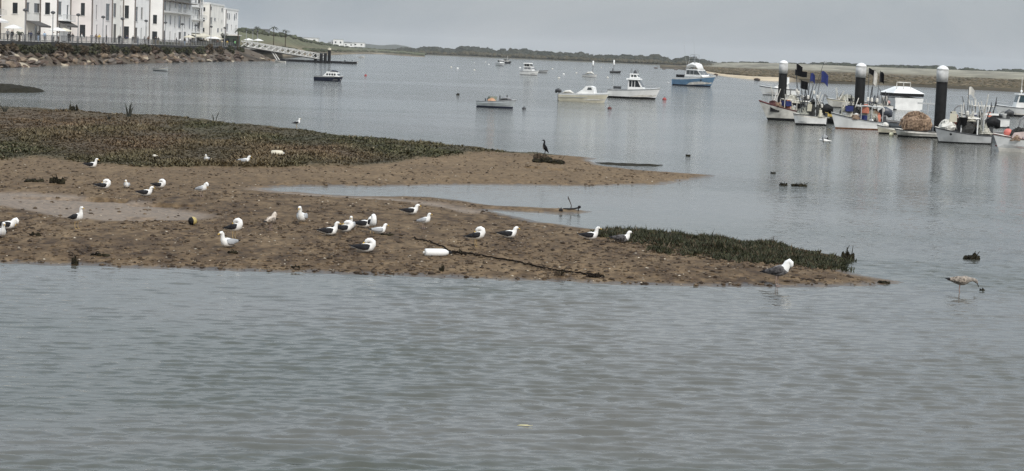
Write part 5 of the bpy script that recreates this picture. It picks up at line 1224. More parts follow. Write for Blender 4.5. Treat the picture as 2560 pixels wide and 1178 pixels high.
# dark pine wood along the far side of the lagoon
FS = [(960, 133.5), (1040, 137), (1120, 140), (1200, 143.5), (1300, 148), (1400, 152.5), (1500, 157), (1600, 161), (1700, 165), (1790, 168)]
base = [G(x, y) for x, y in FS]
rows = [base, [p * 1.01 + Vector((0, 0, 0.8)) for p in base], [Vector((p.x * 1.12, p.y * 1.12, 1.5)) for p in base], [Vector((p.x * 1.5, p.y * 1.5, 1.0)) for p in base]]
strip('far_shore', rows, LAND, 101, lambda x, y, z, v: mixc([(0, (0.10, 0.085, 0.06)), (0.25, (0.06, 0.06, 0.04)), (1, (0.05, 0.055, 0.035))], v), jit=0.3)
def far_wood():
    r = np.random.default_rng(21); n = 3000
    u = r.uniform(0, len(FS) - 1.001, n); i = u.astype(int); f = (u - i)[:, None]
    B = np.array([tuple(p) for p in base]); P = B[i] * (1 - f) + B[i + 1] * f
    k = 1.012 + 0.16 * r.uniform(0, 1, n) ** 1.3; P = P * k[:, None]
    px = 1280 + F * P[:, 0] / P[:, 1]
    grow = np.interp(px, [950, 1030, 1080, 1700, 1800], [0.35, 0.75, 1.0, 0.75, 0.25]) * (1 + 0.30 * vn(px / 26.0, px * 0 + 3, 5) + 0.15 * vn(px / 9.0, px * 0 + 3, 6))
    h = np.maximum(0.8, (1.6 + 5.0 * (k - 1.0) / 0.17) * grow) * r.uniform(0.8, 1.3, n)
    S = np.stack([h * r.uniform(0.7, 1.3, n), h * r.uniform(0.7, 1.3, n), h * 0.62], 1)
    P[:, 2] = 0.9 + h * 0.45
    g = r.uniform(0, 1, (n, 1)); c = np.array([0.022, 0.027, 0.019]) + g * (np.array([0.050, 0.050, 0.034]) - np.array([0.022, 0.027, 0.019]))
    low = (k < 1.05)[:, None]; c = np.where(low, c * np.array([1.7, 1.4, 1.2]), c)
    o = blob_cloud('distant_wood', P, S, c, vcol_mat('pine_foliage', 0.9, scale=0.3), 23)
    struct(tag(o, 'dark low pine wood along the far side of the lagoon', 'wood'), 'stuff')
far_wood()
# marsh bank and dunes to the right, with a sandy beach at its end
RB = [(1650, 171), (1700, 174), (1760, 182), (1800, 190), (1850, 196), (1900, 201), (1960, 204), (2060, 209), (2200, 213), (2400, 223), (2560, 231), (2900, 250), (3400, 285)]
rb = [G(x, y) for x, y in RB]
def up(p, k, z): return Vector((p.x * k, p.y * k, z))
kk = [1.0, 1.02, 1.4, 2.2, 2.75, 3.0, 3.3, 4.0]
zz = [0.0, 0.55, 0.9, 1.2, 2.2, 5.2, 6.0, 2.0]
fade = [0.05, 0.1, 0.3, 0.5, 0.7, 0.85, 1, 1, 1, 1, 1, 1, 1]
rows = [[up(p, 1 + (k - 1) * (0.7 + 0.3 * fa), z * (0.35 + 0.65 * fa) if z else 0) for p, fa in zip(rb, fade)] for k, z in zip(kk, zz)]
def bank_col(x, y, z, v):
    px = 1280 + F * x / y
    c = mixc([(0, (0.075, 0.060, 0.040)), (0.10, (0.075, 0.062, 0.038)), (0.28, (0.095, 0.075, 0.046)), (0.42, (0.12, 0.10, 0.066)), (0.5, (0.215, 0.20, 0.15)), (0.72, (0.25, 0.235, 0.185)), (1, (0.2, 0.2, 0.14))], v)
    c = c * (1 + 0.45 * vn(x / 9, y / 26, 111) * (v < 0.45))[:, None] * (1 + 0.30 * vn(x / 10, y / 60, 113) + 0.25 * vn(x / 3.5, y / 25, 115))[:, None]
    beach = (np.clip((px - 1700) / 60, 0, 1) * np.clip((1985 - px) / 60, 0, 1) * (v < 0.20))[:, None]
    return c + (np.array([0.50, 0.41, 0.29]) - c) * beach
strip('marsh_bank', rows, LAND, 103, bank_col, sub=14, jit=0.28)
def dune_scrub():
    r = np.random.default_rng(31); n = 900
    R4 = np.array([tuple(p) for p in rows[6]]); u = r.uniform(0, len(R4) - 1.001, n); i = u.astype(int); f = (u - i)[:, None]
    P = R4[i] * (1 - f) + R4[i + 1] * f; P[:, :2] *= r.uniform(0.97, 1.04, (n, 1)); P[:, 2] = R4[i][:, 2] * 0.9
    clump = vn(P[:, 0] / 28, P[:, 0] * 0 + 7, 33) + 0.5 * vn(P[:, 0] / 9, P[:, 0] * 0 + 9, 35)
    h = np.clip(2.0 + 2.2 * clump, 0.6, 5.5); S = np.stack([h * 1.7, h * 1.7, h * 0.8], 1)
    c = np.array([[0.035, 0.040, 0.026]]) * r.uniform(0.7, 1.4, (n, 1))
    struct(tag(blob_cloud('dune_scrub', P, S, c, MATS['pine_foliage'], 37), 'dark low scrub lining the crest of the distant dunes', 'scrub'), 'stuff')
    # tussocks over the marsh bank
    n = 5200; A = [np.array([tuple(p) for p in rr]) for rr in rows[1:4]]
    u = r.uniform(2.0, len(R4) - 1.001, n); i = u.astype(int); f = (u - i)[:, None]; t = (r.uniform(0, 1, n) ** 1.6 * 1.95)[:, None]
    row = lambda B: B[i] * (1 - f) + B[i + 1] * f
    P = np.where(t < 1, row(A[0]) * (1 - t) + row(A[1]) * t, row(A[1]) * (2 - t) + row(A[2]) * (t - 1))
    px = 1280 + F * P[:, 0] / P[:, 1]; keep = (px > 1975) | (t[:, 0] > 0.35); P = P[keep]; n = len(P)
    P[:, 2] += 0.1; h = r.uniform(0.25, 0.6, n); S = np.stack([h * 2.6, h * 3.5, h * 0.7], 1)
    g = r.uniform(0, 1, (n, 1)); c = np.array([0.06, 0.052, 0.03]) + g * (np.array([0.15, 0.115, 0.07]) - np.array([0.06, 0.052, 0.03]))
    struct(tag(blob_cloud('marsh_tussocks', P, S, c, vcol_mat('dry_tussock', 0.95, scale=0.5), 41), 'brown and olive tussocks covering the distant marsh bank', 'tussocks'), 'stuff')
dune_scrub()
def rock_mesh(seed, m, n=9, k=5):
    r = random.Random(seed); b = MB().ball((0, 0, 0), 1, n, k)
    ax = [Vector((r.uniform(-1, 1), r.uniform(-1, 1), r.uniform(-1, 1))).normalized() for _ in range(7)]; cut = [r.uniform(0.55, 0.85) for _ in ax]
    out = []
    for v in b.v:
        p = Vector(v)
        for a, c in zip(ax, cut):
            d = p.dot(a)
            if d > c: p -= a * (d - c)
        out.append(tuple(p * r.uniform(0.94, 1.06)))
    b.v = out; return b.mesh('rock', m)
ROCKM = [mat('tan_rock', (0.20, 0.15, 0.105), 0.85, 0.25, 1.6, bump=0.5, bscale=5), mat('pale_rock', (0.40, 0.34, 0.25), 0.85, 0.18, 1.6, bump=0.5, bscale=5), mat('brown_rock', (0.085, 0.058, 0.042), 0.85, 0.3, 1.6, bump=0.5, bscale=5), mat('grey_rock', (0.125, 0.105, 0.088), 0.85, 0.25, 1.6, bump=0.5, bscale=5)]
ROCKS = [[rock_mesh(i * 7 + j, m) for j in range(4)] for i, m in enumerate(ROCKM)]
for i, (px, py, w) in enumerate([(1748, 183, 3.2), (1790, 187, 2.4), (1850, 186, 2.6), (1872, 188, 3.0), (1882, 195, 1.8), (1893, 199, 2.2), (1916, 190, 3.6), (1640, 170, 2.4), (1660, 172, 2.6), (1672, 168, 2.2), (1690, 173, 2.4)]):
    p = G(px, py, 0.3); o = link_mesh('shore_rock', ROCKS[2 if i % 2 else 3][i % 4], None, p, (0, 0, i), (w * 0.55, w * 0.4, w * 0.20))
    tag(o, 'dark rock lying on the pale beach at the end of the distant marsh bank' if px > 1700 else 'pale-topped rock on the low islet behind the blue-hulled boat', 'rock', 'rocks on the distant beach' if px > 1700 else 'rocks on the low islet')

# headland: green hillside behind the gangway, lower brown shore, blue hills behind
HL = [(380, 157), (600, 150), (700, 147), (790, 140), (840, 137), (900, 135), (960, 136), (1010, 140), (1062, 143)]
hl = [G(x, y) for x, y in HL]
ztop = [8.5, 9.0, 9.0, 6.5, 5.0, 4.0, 3.2, 2.5, 1.0]
rows = [hl] + [[Vector((p.x * k, p.y * k, 0.3 + h * zk)) for p, h in zip(hl, ztop)] for k, zk in ((1.01, 0.16), (1.10, 0.30), (1.25, 0.62), (1.42, 1.0), (1.8, 0.9), (2.2, 0.2))]
def head_col(x, y, z, v):
    c = mixc([(0, (0.06, 0.05, 0.035)), (0.08, (0.30, 0.25, 0.18)), (0.16, (0.085, 0.075, 0.05)), (0.35, (0.14, 0.115, 0.075)), (0.5, (0.098, 0.100, 0.058)), (0.68, (0.115, 0.117, 0.070)), (0.75, (0.07, 0.075, 0.045)), (1, (0.07, 0.08, 0.05))], v)
    return c * (1 + 0.35 * vn(x / 12, y / 40, 121))[:, None]
strip('headland', rows, LAND, 105, head_col, sub=12, jit=0.35)
hills = [(820, 104), (870, 104), (900, 108), (925, 109), (960, 113), (990, 112), (1015, 115), (1040, 121), (1070, 127)]
crest = [at(x, y, 4300) for x, y in hills]; foot = [Vector((p.x * 0.8, p.y * 0.8, 0)) for p in crest]; back = [Vector((p.x * 1.2, p.y * 1.2, 0)) for p in crest]
strip('far_hills', [foot, crest, back], LAND, 107, lambda x, y, z, v: mixc([(0, (0.07, 0.075, 0.06)), (1, (0.09, 0.095, 0.08))], v), sub=8, jit=2.0)
HSH = mat('scrub_foliage', (0.045, 0.052, 0.026), 0.9, 0.4, 1.0)
def head_scrub():
    r = np.random.default_rng(51); n = 500
    A = np.array([tuple(p) for p in rows[4]]); B0 = np.array([tuple(p) for p in rows[2]])
    u = r.uniform(0, len(A) - 1.001, n); i = u.astype(int); f = (u - i)[:, None]; t = (r.uniform(0, 1, n) > 0.35).astype(float)[:, None] * r.uniform(0.85, 1.05, (n, 1))
    P = (A[i] * (1 - f) + A[i + 1] * f) * t + (B0[i] * (1 - f) + B0[i + 1] * f) * (1 - t)
    h = r.uniform(0.5, 1.5, n); S = np.stack([h * 1.8, h * 1.8, h * 0.8], 1); c = np.array([[0.05, 0.055, 0.03]]) * r.uniform(0.6, 1.6, (n, 1))
    struct(tag(blob_cloud('headland_scrub', P, S, c, MATS['pine_foliage'], 53), 'dark bushes dotted along the ridge of the green headland', 'scrub'), 'stuff')
head_scrub()
def far_house(px, py, y, w, h, label, roof=False, m=None):
    p = at(px, py, y); t = thing('far_house', label, 'house', (p.x, p.y, p.z - 0.6))
    MB().box((0, 0, h / 2), (w, w * 0.8, h)).build('wall', m or WHITE, t)
    MB().box((0, 0, h + 0.15), (w * 1.06, w * 0.86, 0.3)).build('roof', LGREY if not roof else GREY, t)
    for i in (-1, 1): MB().box((i * w * 0.25, -w * 0.4 - 0.03, h * 0.55), (w * 0.14, 0.08, h * 0.3)).build('window', GLASS, t)
far_house(846, 113, 1750, 9, 5.5, 'round-fronted white house at the low end of the headland')
far_house(835, 112, 1750, 5, 4, 'small grey house beside the white house on the headland', m=LGREY)
far_house(872, 116, 1800, 10, 3.5, 'long low pale house beyond the headland')
far_house(897, 116, 1900, 12, 4, 'wide pale house furthest along the headland')
far_house(778, 105, 1300, 10, 3.2, 'low white building on the crest of the headland')
far_house(645, 97, 820, 9, 4.5, 'grey flat-roofed block with dark side among the palms of the headland', True, GREY)

# ------------------------------------------------------------------ quay
QX = -74.0; QZ = 3.5
ys_q = [150, 200, 240, 258, 280, 300, 330, 360, 400, 440, 480, 505, 525]
xw = [-69.5, -69.5, -69.3, -69.0, -70.0, -70.6, -71.2, -71.4, -71.0, -70.4, -69.8, -67.0, -66.0]
rows = [[(x + 0.9, y, -0.5) for x, y in zip(xw, ys_q)], [(x, y, 0.0) for x, y in zip(xw, ys_q)], [((x * 0.5 + QX * 0.5), y, 1.5) for x, y in zip(xw, ys_q)], [(min(QX + 0.3, x - 0.5), y, 2.75) for x, y in zip(xw, ys_q)], [(QX - 0.5, y, 3.0) for y in ys_q]]
emb = strip('embankment', rows, vcol_mat('earth_and_rubble', 0.95, var=0.4, scale=0.8, bump=0.8, bscale=3), 109, lambda x, y, z, v: mixc([(0, (0.05, 0.04, 0.03)), (0.3, (0.10, 0.078, 0.055)), (1, (0.09, 0.07, 0.05))], v), sub=8, jit=0.25, smooth=False)
def rocks():
    r = random.Random(5)
    for i in range(299):
        px = r.uniform(-70, 625); f = r.random() ** 1.25 * 0.86
        y = F * 71.5 / (1280 - px); 
        x0 = float(np.interp(y, ys_q, xw)); top = QX + 0.4
        x = x0 + 0.55 + (top - x0 - 0.55) * f; z = -0.10 + 2.9 * f
        s = (0.42 + 0.66 * r.random() ** 1.8) * (1.12 - 0.4 * f) * (1.0 if px < 520 else 1.15)
        kind = r.choices((0, 1, 2, 3), (0.26, 0.09, 0.40, 0.25))[0]
        link_mesh('rock', ROCKS[kind][r.randrange(4)], emb, (x, y, z), (r.uniform(-0.5, 0.5), r.uniform(-0.1, 0.7), r.uniform(0, 6.28)), (s * r.uniform(0.8, 1.6), s * r.uniform(0.8, 1.3), s * r.uniform(0.32, 0.62)))
rocks()
def leafy(parent, c, S, n, col, seed, m='shrub_leaf', size=0.16, name='crown'):
    """crown of n leaf clumps (crossing small faces) spread through an uneven volume"""
    r = np.random.default_rng(seed); d = r.normal(size=(n, 3)); d /= np.linalg.norm(d, axis=1)[:, None]
    lob = 1 + 0.25 * np.sin(3 * d[:, 0] + seed) + 0.2 * np.sin(4 * d[:, 1] + 2 * seed)
    P = d * (r.uniform(0.35, 1, n) ** 0.6 * lob)[:, None] * np.array(S) + np.array(c)
    a = r.normal(size=(n, 3)); b = r.normal(size=(n, 3)); a /= np.linalg.norm(a, axis=1)[:, None]; b -= a * (a * b).sum(1)[:, None]; b /= np.linalg.norm(b, axis=1)[:, None]
    s = size * r.uniform(0.6, 1.4, (n, 1)); V = np.stack([P - a * s, P + b * s * 0.6, P + a * s, P - b * s * 0.6], 1).reshape(-1, 3)
    Fc = (np.arange(n)[:, None] * 4 + np.arange(4)[None]); C = np.repeat(np.array([col]) * r.uniform(0.6, 1.5, (n, 1)), 4, 0)
    return link_mesh(name, np_mesh(name, V, Fc, vcol_mat(m, 0.8), C), parent)
SHL = ['dark green shrub spilling over the rock embankment below the railing']
for i, (px, w, h) in enumerate([(12, 2.6, 1.0), (70, 2.2, 0.8), (105, 3.0, 1.2), (140, 3.6, 1.5), (165, 2.6, 1.2), (205, 2.4, 0.9), (240, 3.2, 1.3), (300, 2.0, 0.9), (345, 3.6, 1.5), (372, 2.4, 1.2), (425, 2.6, 1.1), (480, 3.2, 1.5), (505, 2.6, 1.8), (560, 3.2, 1.6), (585, 3.0, 1.5), (-20, 2.6, 1.2), (40, 2.4, 1.1), (85, 2.2, 1.3), (185, 2.6, 1.1), (222, 2.6, 1.3), (270, 2.6, 1.2), (322, 2.6, 1.2), (398, 2.8, 1.3), (450, 2.8, 1.4), (530, 2.8, 1.5)]):
    y = F * 72.8 / (1280 - px); t = thing('shrub', SHL[0], 'shrub', (-73.0, y, 1.9), 0, 'shrubs along the top of the rock embankment')
    leafy(t, (0.35, 0, h * 0.42), (w * 0.42, w * 0.7, h * 0.62), 520, (0.045, 0.046, 0.022) if i % 3 else (0.062, 0.045, 0.026), i + 1, size=0.26)
    MB().path([(0, 0, -0.2), (0.05, 0.1, h * 0.4), (0.1, 0.3, h * 0.8)], [0.09, 0.06, 0.03], 5).build('stem', WOOD, t)
# promenade slab with dark edge wall
PAVE = mat('pale_paving', (0.36, 0.34, 0.31), 0.85, 0.12, 0.4)
struct(MB().box((QX - 45, 390, QZ - 0.3), (89.4, 500, 0.6)).build('promenade', PAVE))
WALLM = mat('dark_stained_concrete', (0.028, 0.026, 0.024), 0.9, 0.35, 0.6)
o = MB().box((QX + 0.25, 330, QZ - 0.42), (0.5, 372, 0.9)).build('quay_wall', WALLM); tag(o, 'dark stained edge wall of the promenade above the rocks', 'wall')
# railing: sections with white posts
RW = mat('grey_railing_paint', (0.22, 0.22, 0.22), 0.5, 0.1); RD = mat('dark_railing_infill', (0.05, 0.052, 0.055), 0.6, 0.2)
for k in range(36):
    y0 = 248 + 7.0 * k
    t = thing('railing', 'section of promenade railing with grey posts and thin dark bars', 'railing', (QX + 0.2, y0, QZ), 0, 'railing sections along the promenade')
    for j in range(2): MB().box((0, 3.5 * j + 0.1, 0.56), (0.10, 0.10, 1.12)).build('post', RW, t)
    MB().box((0, 3.6, 1.06), (0.06, 6.7, 0.05)).build('top_rail', RD, t); MB().box((0, 3.6, 0.2), (0.07, 6.7, 0.07)).build('bottom_rail', RD, t)
    b = MB()
    for j in range(22):
        if j % 11: b.box((0, 0.1 + 3.5 * j / 11 + 0.0, 0.63), (0.025, 0.03, 0.79))
    b.build('bars', RD, t)['kind'] = 'stuff'
# lamp posts
LAMP = None
lamp_px = [49, 118, 181, 243, 291, 350, 398, 440, 474, 512, 546, 600, 616, 628]
LAMP_AT = ['beside the potted palm, before the beige house', 'before the pale house with the dark awning', 'before the pinkish tall house', 'before the large plain cream house', 'between the plain cream house and the long pale house', 'before the long pale house', 'before the narrow house with shutters', 'where the terrace house begins', 'before the middle of the terrace house', 'before the stepped apartment house', 'beside the slanted cream parasol', 'past the dark green kiosk, first of three', 'past the dark green kiosk, second of three', 'past the dark green kiosk, last of three']
def lamp_post():
    t = thing('lamp_post', 'dark promenade lamp post with dome head along the railing', 'street lamp', (0, 0, QZ), 0, 'lamp posts along the promenade')
    MB().lathe((0, 0, 0), [(0.16, 0), (0.16, 0.9), (0.09, 1.0), (0.075, 4.5)], 8).build('column', GREY, t, True)
    MB().lathe((0, 0, 4.5), [(0.10, 0), (0.36, 0.12), (0.42, 0.22), (0.26, 0.42), (0.06, 0.5)], 10).build('lamp_head', DGREY, t, True)
    return t
for i, px in enumerate(lamp_px):
    if i == 0: LAMP = lamp_post(); o = LAMP
    else: o = copy_tree(LAMP)
    o.location = (-75.5, F * 75.5 / (1280 - px), QZ); o['label'] = 'dark dome-headed lamp post ' + LAMP_AT[i]

# ------------------------------------------------------------------ houses
HW = [mat('house_white', (0.84, 0.83, 0.81), 0.85, 0.06, 0.3), mat('house_cream', (0.78, 0.76, 0.71), 0.85, 0.07, 0.3), mat('house_pinkish_grey', (0.74, 0.70, 0.68), 0.85, 0.07, 0.3), mat('house_beige', (0.50, 0.44, 0.38), 0.85, 0.08, 0.3)]
WF = mat('white_window_surround', (0.70, 0.70, 0.68), 0.6, 0.05); SHUT = mat('grey_shutter', (0.22, 0.23, 0.23), 0.6, 0.15); DOORM = mat('dark_door', (0.05, 0.045, 0.04), 0.5, 0.2)
def facade(b, org, u, n, W, H, openings):
    """wall face with real openings 0.08 m deep; org corner, u along, n outward"""
    us = sorted({0.0, W} | {o[0] for o in openings} | {o[1] for o in openings}); vs = sorted({0.0, H} | {o[2] for o in openings} | {o[3] for o in openings})
    z = Vector((0, 0, 1))
    for i in range(len(us) - 1):
        for j in range(len(vs) - 1):
            cu, cv = (us[i] + us[i + 1]) / 2, (vs[j] + vs[j + 1]) / 2
            if any(o[0] < cu < o[1] and o[2] < cv < o[3] for o in openings): continue
            b.quadpts([org + u * us[i] + z * vs[j], org + u * us[i + 1] + z * vs[j], org + u * us[i + 1] + z * vs[j + 1], org + u * us[i] + z * vs[j + 1]])
    for u0, u1, v0, v1 in [o[:4] for o in openings]:
        c = [org + u * u0 + z * v0, org + u * u1 + z * v0, org + u * u1 + z * v1, org + u * u0 + z * v1]
        for k in range(4): b.quadpts([c[k], c[(k + 1) % 4], c[(k + 1) % 4] - n * 0.08, c[k] - n * 0.08])
def house(label, xf, y0, y1, H, m, floors, side_cols=2, end_cols=2, depth=14, balcony=(), awning=None, parapet=0.5, end_open=True, wide=1.2, seed=0, roofbox=False, shutters=False):
    r = random.Random(seed); W = y1 - y0
    t = thing('town_house', label, 'house', (xf, y0, QZ), 0, 'white houses along the promenade')
    fh = H / floors; b = MB(); ox, oy, nz = Vector((0, 0, 0)), Vector((0, 1, 0)), Vector((1, 0, 0))
    front = []; end = []
    for f in range(floors):
        for c in range(side_cols):
            cu = W * (c + 0.5) / side_cols + r.uniform(-0.6, 0.6); w = min(wide * r.choice((0.6, 0.9, 1.1, 1.9, 2.6)), W / side_cols - 1.4); door = (f == 0)
            if r.random() < 0.10: continue
            front.append((cu - w / 2, cu + w / 2, fh * f + (0.02 if door else r.choice((0.3, 0.95, 1.3))), fh * f + fh - r.choice((0.6, 0.75, 1.1)), door))
        for c in range(end_cols):
            cu = depth * (c + 0.5) / max(end_cols, 1); w = 1.3 * r.uniform(0.8, 1.1)
            if end_open and f > 0 or (end_open and c == 0): end.append((cu - w / 2, cu + w / 2, fh * f + 1.0, fh * f + fh - 0.8, False))
        w = r.uniform(0.8, 1.3); end = [e for e in end if e[1] < depth - 3.2]
    for f in range(floors):
        if depth > 10 and r.random() < 0.8: w = r.uniform(0.8, 1.2); end.append((depth - 1.7 - w / 2, depth - 1.7 + w / 2, fh * f + 0.9, fh * f + fh - 0.9, False))
    facade(b, Vector((0, 0, 0)), oy, nz, W, H, front)
    facade(b, Vector((-depth, 0, 0)), Vector((1, 0, 0)), Vector((0, -1, 0)), depth, H, end)
    b.quadpts([(0, W, 0), (-depth, W, 0), (-depth, W, H), (0, W, H)]); b.quadpts([(-depth, W, 0), (-depth, 0, 0), (-depth, 0, H), (-depth, W, H)])
    b.build('wall', m, t)
    for u0, u1, v0, v1, door in front:
        wo = MB().box((-0.07, (u0 + u1) / 2, (v0 + v1) / 2), (0.03, u1 - u0 - 0.01, v1 - v0 - 0.01)).build('door' if door else 'window', DOORM if door and r.random() < 0.6 else (SHUT if shutters and r.random() < 0.5 else GLASS), t)
        MB().box((0.03, (u0 + u1) / 2, v1 + 0.07), (0.06, u1 - u0 + 0.3, 0.12)).build('lintel', WF, wo)
        if not door: MB().box((0.05, (u0 + u1) / 2, v0 - 0.05), (0.14, u1 - u0 + 0.3, 0.09)).build('sill', WF, wo)
    for u0, u1, v0, v1, door in end:
        wo = MB().box((-depth + (u0 + u1) / 2, 0.07, (v0 + v1) / 2), (u1 - u0 - 0.01, 0.03, v1 - v0 - 0.01)).build('window', GLASS, t)
        MB().box((-depth + (u0 + u1) / 2, -0.05, v0 - 0.05), (u1 - u0 + 0.3, 0.14, 0.09)).build('sill', WF, wo)
    rf = MB().box((-depth / 2, W / 2, H + 0.06), (depth - 0.1, W - 0.1, 0.12)).build('roof', mat('flat_roof', (0.30, 0.27, 0.24), 0.9, 0.15), t)
    if parapet:
        b = MB()
        b.box((0.02, W / 2, H + parapet / 2), (0.26, W + 0.1, parapet)); b.box((-depth / 2, 0.0, H + parapet / 2 - 0.01), (depth - 0.3, 0.24, parapet)); b.build('parapet', WF, rf)
    if roofbox: MB().box((-depth * 0.5, W * 0.5, H + 1.3), (depth * 0.4, W * 0.35, 2.4)).build('roof_room', m, rf)
    for f, d in balcony:
        bo = MB().box((d / 2, W / 2, fh * f - 0.08), (d, W * 0.92, 0.16)).build('balcony', WF, t)
        rb_ = MB()
        for j in range(int(W / 0.8)): rb_.box((d - 0.06, W * 0.05 + 0.8 * j, fh * f + 0.5), (0.05, 0.05, 0.95))
        rb_.box((d - 0.06, W / 2, fh * f + 1.0), (0.07, W * 0.92, 0.07)); rb_.build('balustrade', LGREY, bo)
    for k in range(r.randrange(1, 3)):
        MB().tube((0.14, W * (0.02 if k == 0 else 0.97), 0.1), (0.14, W * (0.02 if k == 0 else 0.97), H), 0.12, n=6).build('drainpipe', mat('brown_drainpipe', (0.13, 0.105, 0.09), 0.7, 0.2), t)
    if awning:
        am, d = awning
        bb = MB(); z0 = fh * 0.95
        bb.quadpts([(0.02, W * 0.08, z0), (d, W * 0.08, z0 - 0.8), (d, W * 0.92, z0 - 0.8), (0.02, W * 0.92, z0)]); bb.quadpts([(0.02, W * 0.92, z0 - 0.05), (d, W * 0.92, z0 - 0.85), (d, W * 0.08, z0 - 0.85), (0.02, W * 0.08, z0 - 0.05)])
        bb.quadpts([(d, W * 0.08, z0 - 1.1), (d, W * 0.92, z0 - 1.1), (d, W * 0.92, z0 - 0.8), (d, W * 0.08, z0 - 0.8)]); bb.build('awning', am, t)
    return t
def ypx(px, x): return F * -x / (1280 - px)
CRM = mat('cream_canvas', (0.62, 0.58, 0.47), 0.8, 0.08); DKC = mat('dark_canvas', (0.06, 0.055, 0.05), 0.8, 0.2); WHC = mat('white_canvas', (0.74, 0.74, 0.72), 0.8, 0.05)
X0 = -88.0
house('beige house with pale framed tall windows at the start of the row', X0 - 1.0, 296, 331, 12.5, HW[3], 3, 5, 3, balcony=((1, 0.9),), awning=(WHC, 2.0), seed=1, wide=2.2)
house('pale house with dark awning next to the beige house', X0 + 2.4, 333.5, 344, 11, HW[1], 3, 2, 2, awning=(DKC, 2.2), seed=2, wide=2.0)
house('pale grey house with wide doorway, third in the row', X0 - 1.0, 344, 356, 13, HW[2], 3, 2, 2, balcony=((2, 1.0),), seed=3, wide=1.8)
house('white house with brown drainpipe edge and upper balcony', X0 + 2.0, 358, 369, 12, HW[0], 3, 2, 2, balcony=((1, 1.2),), awning=(DKC, 1.8), seed=4)
house('pinkish tall house with plain end wall', X0 - 1.8, 371, 384, 14, HW[2], 4, 2, 2, end_open=False, seed=5)
house('large plain cream house with few slit windows', X0 + 2.2, 386, 406, 13, HW[2], 3, 2, 1, end_open=False, seed=6, wide=1.4)
house('long pale house with slit windows on two floors', X0 - 0.8, 408, 432, 14, HW[1], 3, 4, 1, end_open=False, seed=7, wide=1.1)
house('white narrow house with shutters beside the terrace house', X0 + 1.2, 434, 452, 14, HW[0], 3, 3, 2, shutters=True, seed=8)
tH = house('big white house with long roofed terrace and band of dark windows', X0 + 3.6, 455, 496, 15.5, HW[0], 4, 6, 3, depth=16, balcony=((2, 1.6), (3, 1.6)), seed=9, wide=1.8)
house('white stepped apartment house with small square windows', X0 + 1.6, 499, 520, 13.5, HW[0], 4, 5, 2, balcony=((1, 1.0), (2, 1.0), (3, 1.0)), awning=(CRM, 2.4), seed=10, wide=1.4, roofbox=True)
house('white apartment house with cream ground floor awning', X0 - 1.2, 521, 543, 14.5, HW[0], 4, 5, 2, balcony=((2, 1.2),), awning=(CRM, 3.0), seed=11, roofbox=True)
house('low white house before the square white block', X0 + 0.2, 545, 572, 11.6, HW[1], 4, 4, 2, awning=(CRM, 2.6), seed=12, shutters=True)
tE = house('square white block with two round windows at the end of the row', X0 - 0.3, 578, 604, 10.9, HW[0], 3, 3, 0, depth=9, seed=13, end_open=False)
for dy in (7.5, 18.5): MB().lathe((0.04, dy, 8.9), [(1.05, -0.03), (1.05, 0.03)], 14, axis='X').build('round_window', GLASS, tE)
for k, (f, col) in enumerate(((2, DKC), (3, DKC))):
    MB().box((0.9, 20, 3.875 * f + 2.6), (1.9, 38, 0.14)).build('terrace_eave', mat('brown_eave', (0.13, 0.11, 0.09), 0.8), tH)
# green kiosk at the end
p = at(574, 112, 540); t = thing('kiosk', 'dark green kiosk with pale roof edge at the end of the promenade', 'kiosk', (p.x, 540, QZ))
GK = mat('dark_green_panel', (0.022, 0.032, 0.02), 0.6, 0.2)
MB().box((0, 2, 1.5), (4.6, 4, 3.0)).build('wall', GK, t); MB().box((0, 2, 3.15), (5.4, 4.8, 0.3)).build('roof', OFFW, t); MB().box((-1.0, -0.03, 1.7), (1.8, 0.06, 1.0)).build('counter_window', GLASS, t); MB().box((1.4, -0.03, 1.05), (0.9, 0.06, 2.0)).build('door', BLACK, t)
# parasols
def parasol(px, x, m, label, w=1.5, h=2.4):
    y = ypx(px, x); t = thing('parasol', label, 'parasol', (x, y, QZ))
    MB().tube((0, 0, 0), (0, 0, h), 0.04, 0.03, 6).build('pole', GREY, t); MB().lathe((0, 0, h - 0.45), [(w, -0.08), (w, 0.0), (w * 0.5, 0.30), (0.04, 0.52)], 8).build('canopy', m, t); MB().box((0, 0, 0.06), (0.6, 0.6, 0.12)).build('base', DGREY, t)
for px, x, m, lb in ((458, -80, CRM, 'cream parasol beside the terrace house'), (512, -79, WHC, 'bright white parasol in front of the cream awning'), (522, -80, WHC, 'second bright white parasol touching the first before the cream awning'), (532, -79.5, CRM, 'slanted cream parasol before the low white house'), (130, -79, WHC, 'white parasol before the pinkish tall house'), (20, -78, WHC, 'white parasol before the beige house'), (606, -76, WHC, 'round white parasol past the dark green kiosk'), (630, -74, WHC, 'last white parasol near the palms'), (146, -80, CRM, 'cream parasol behind the white parasol of the pinkish house')):
    parasol(px, x, m, lb)

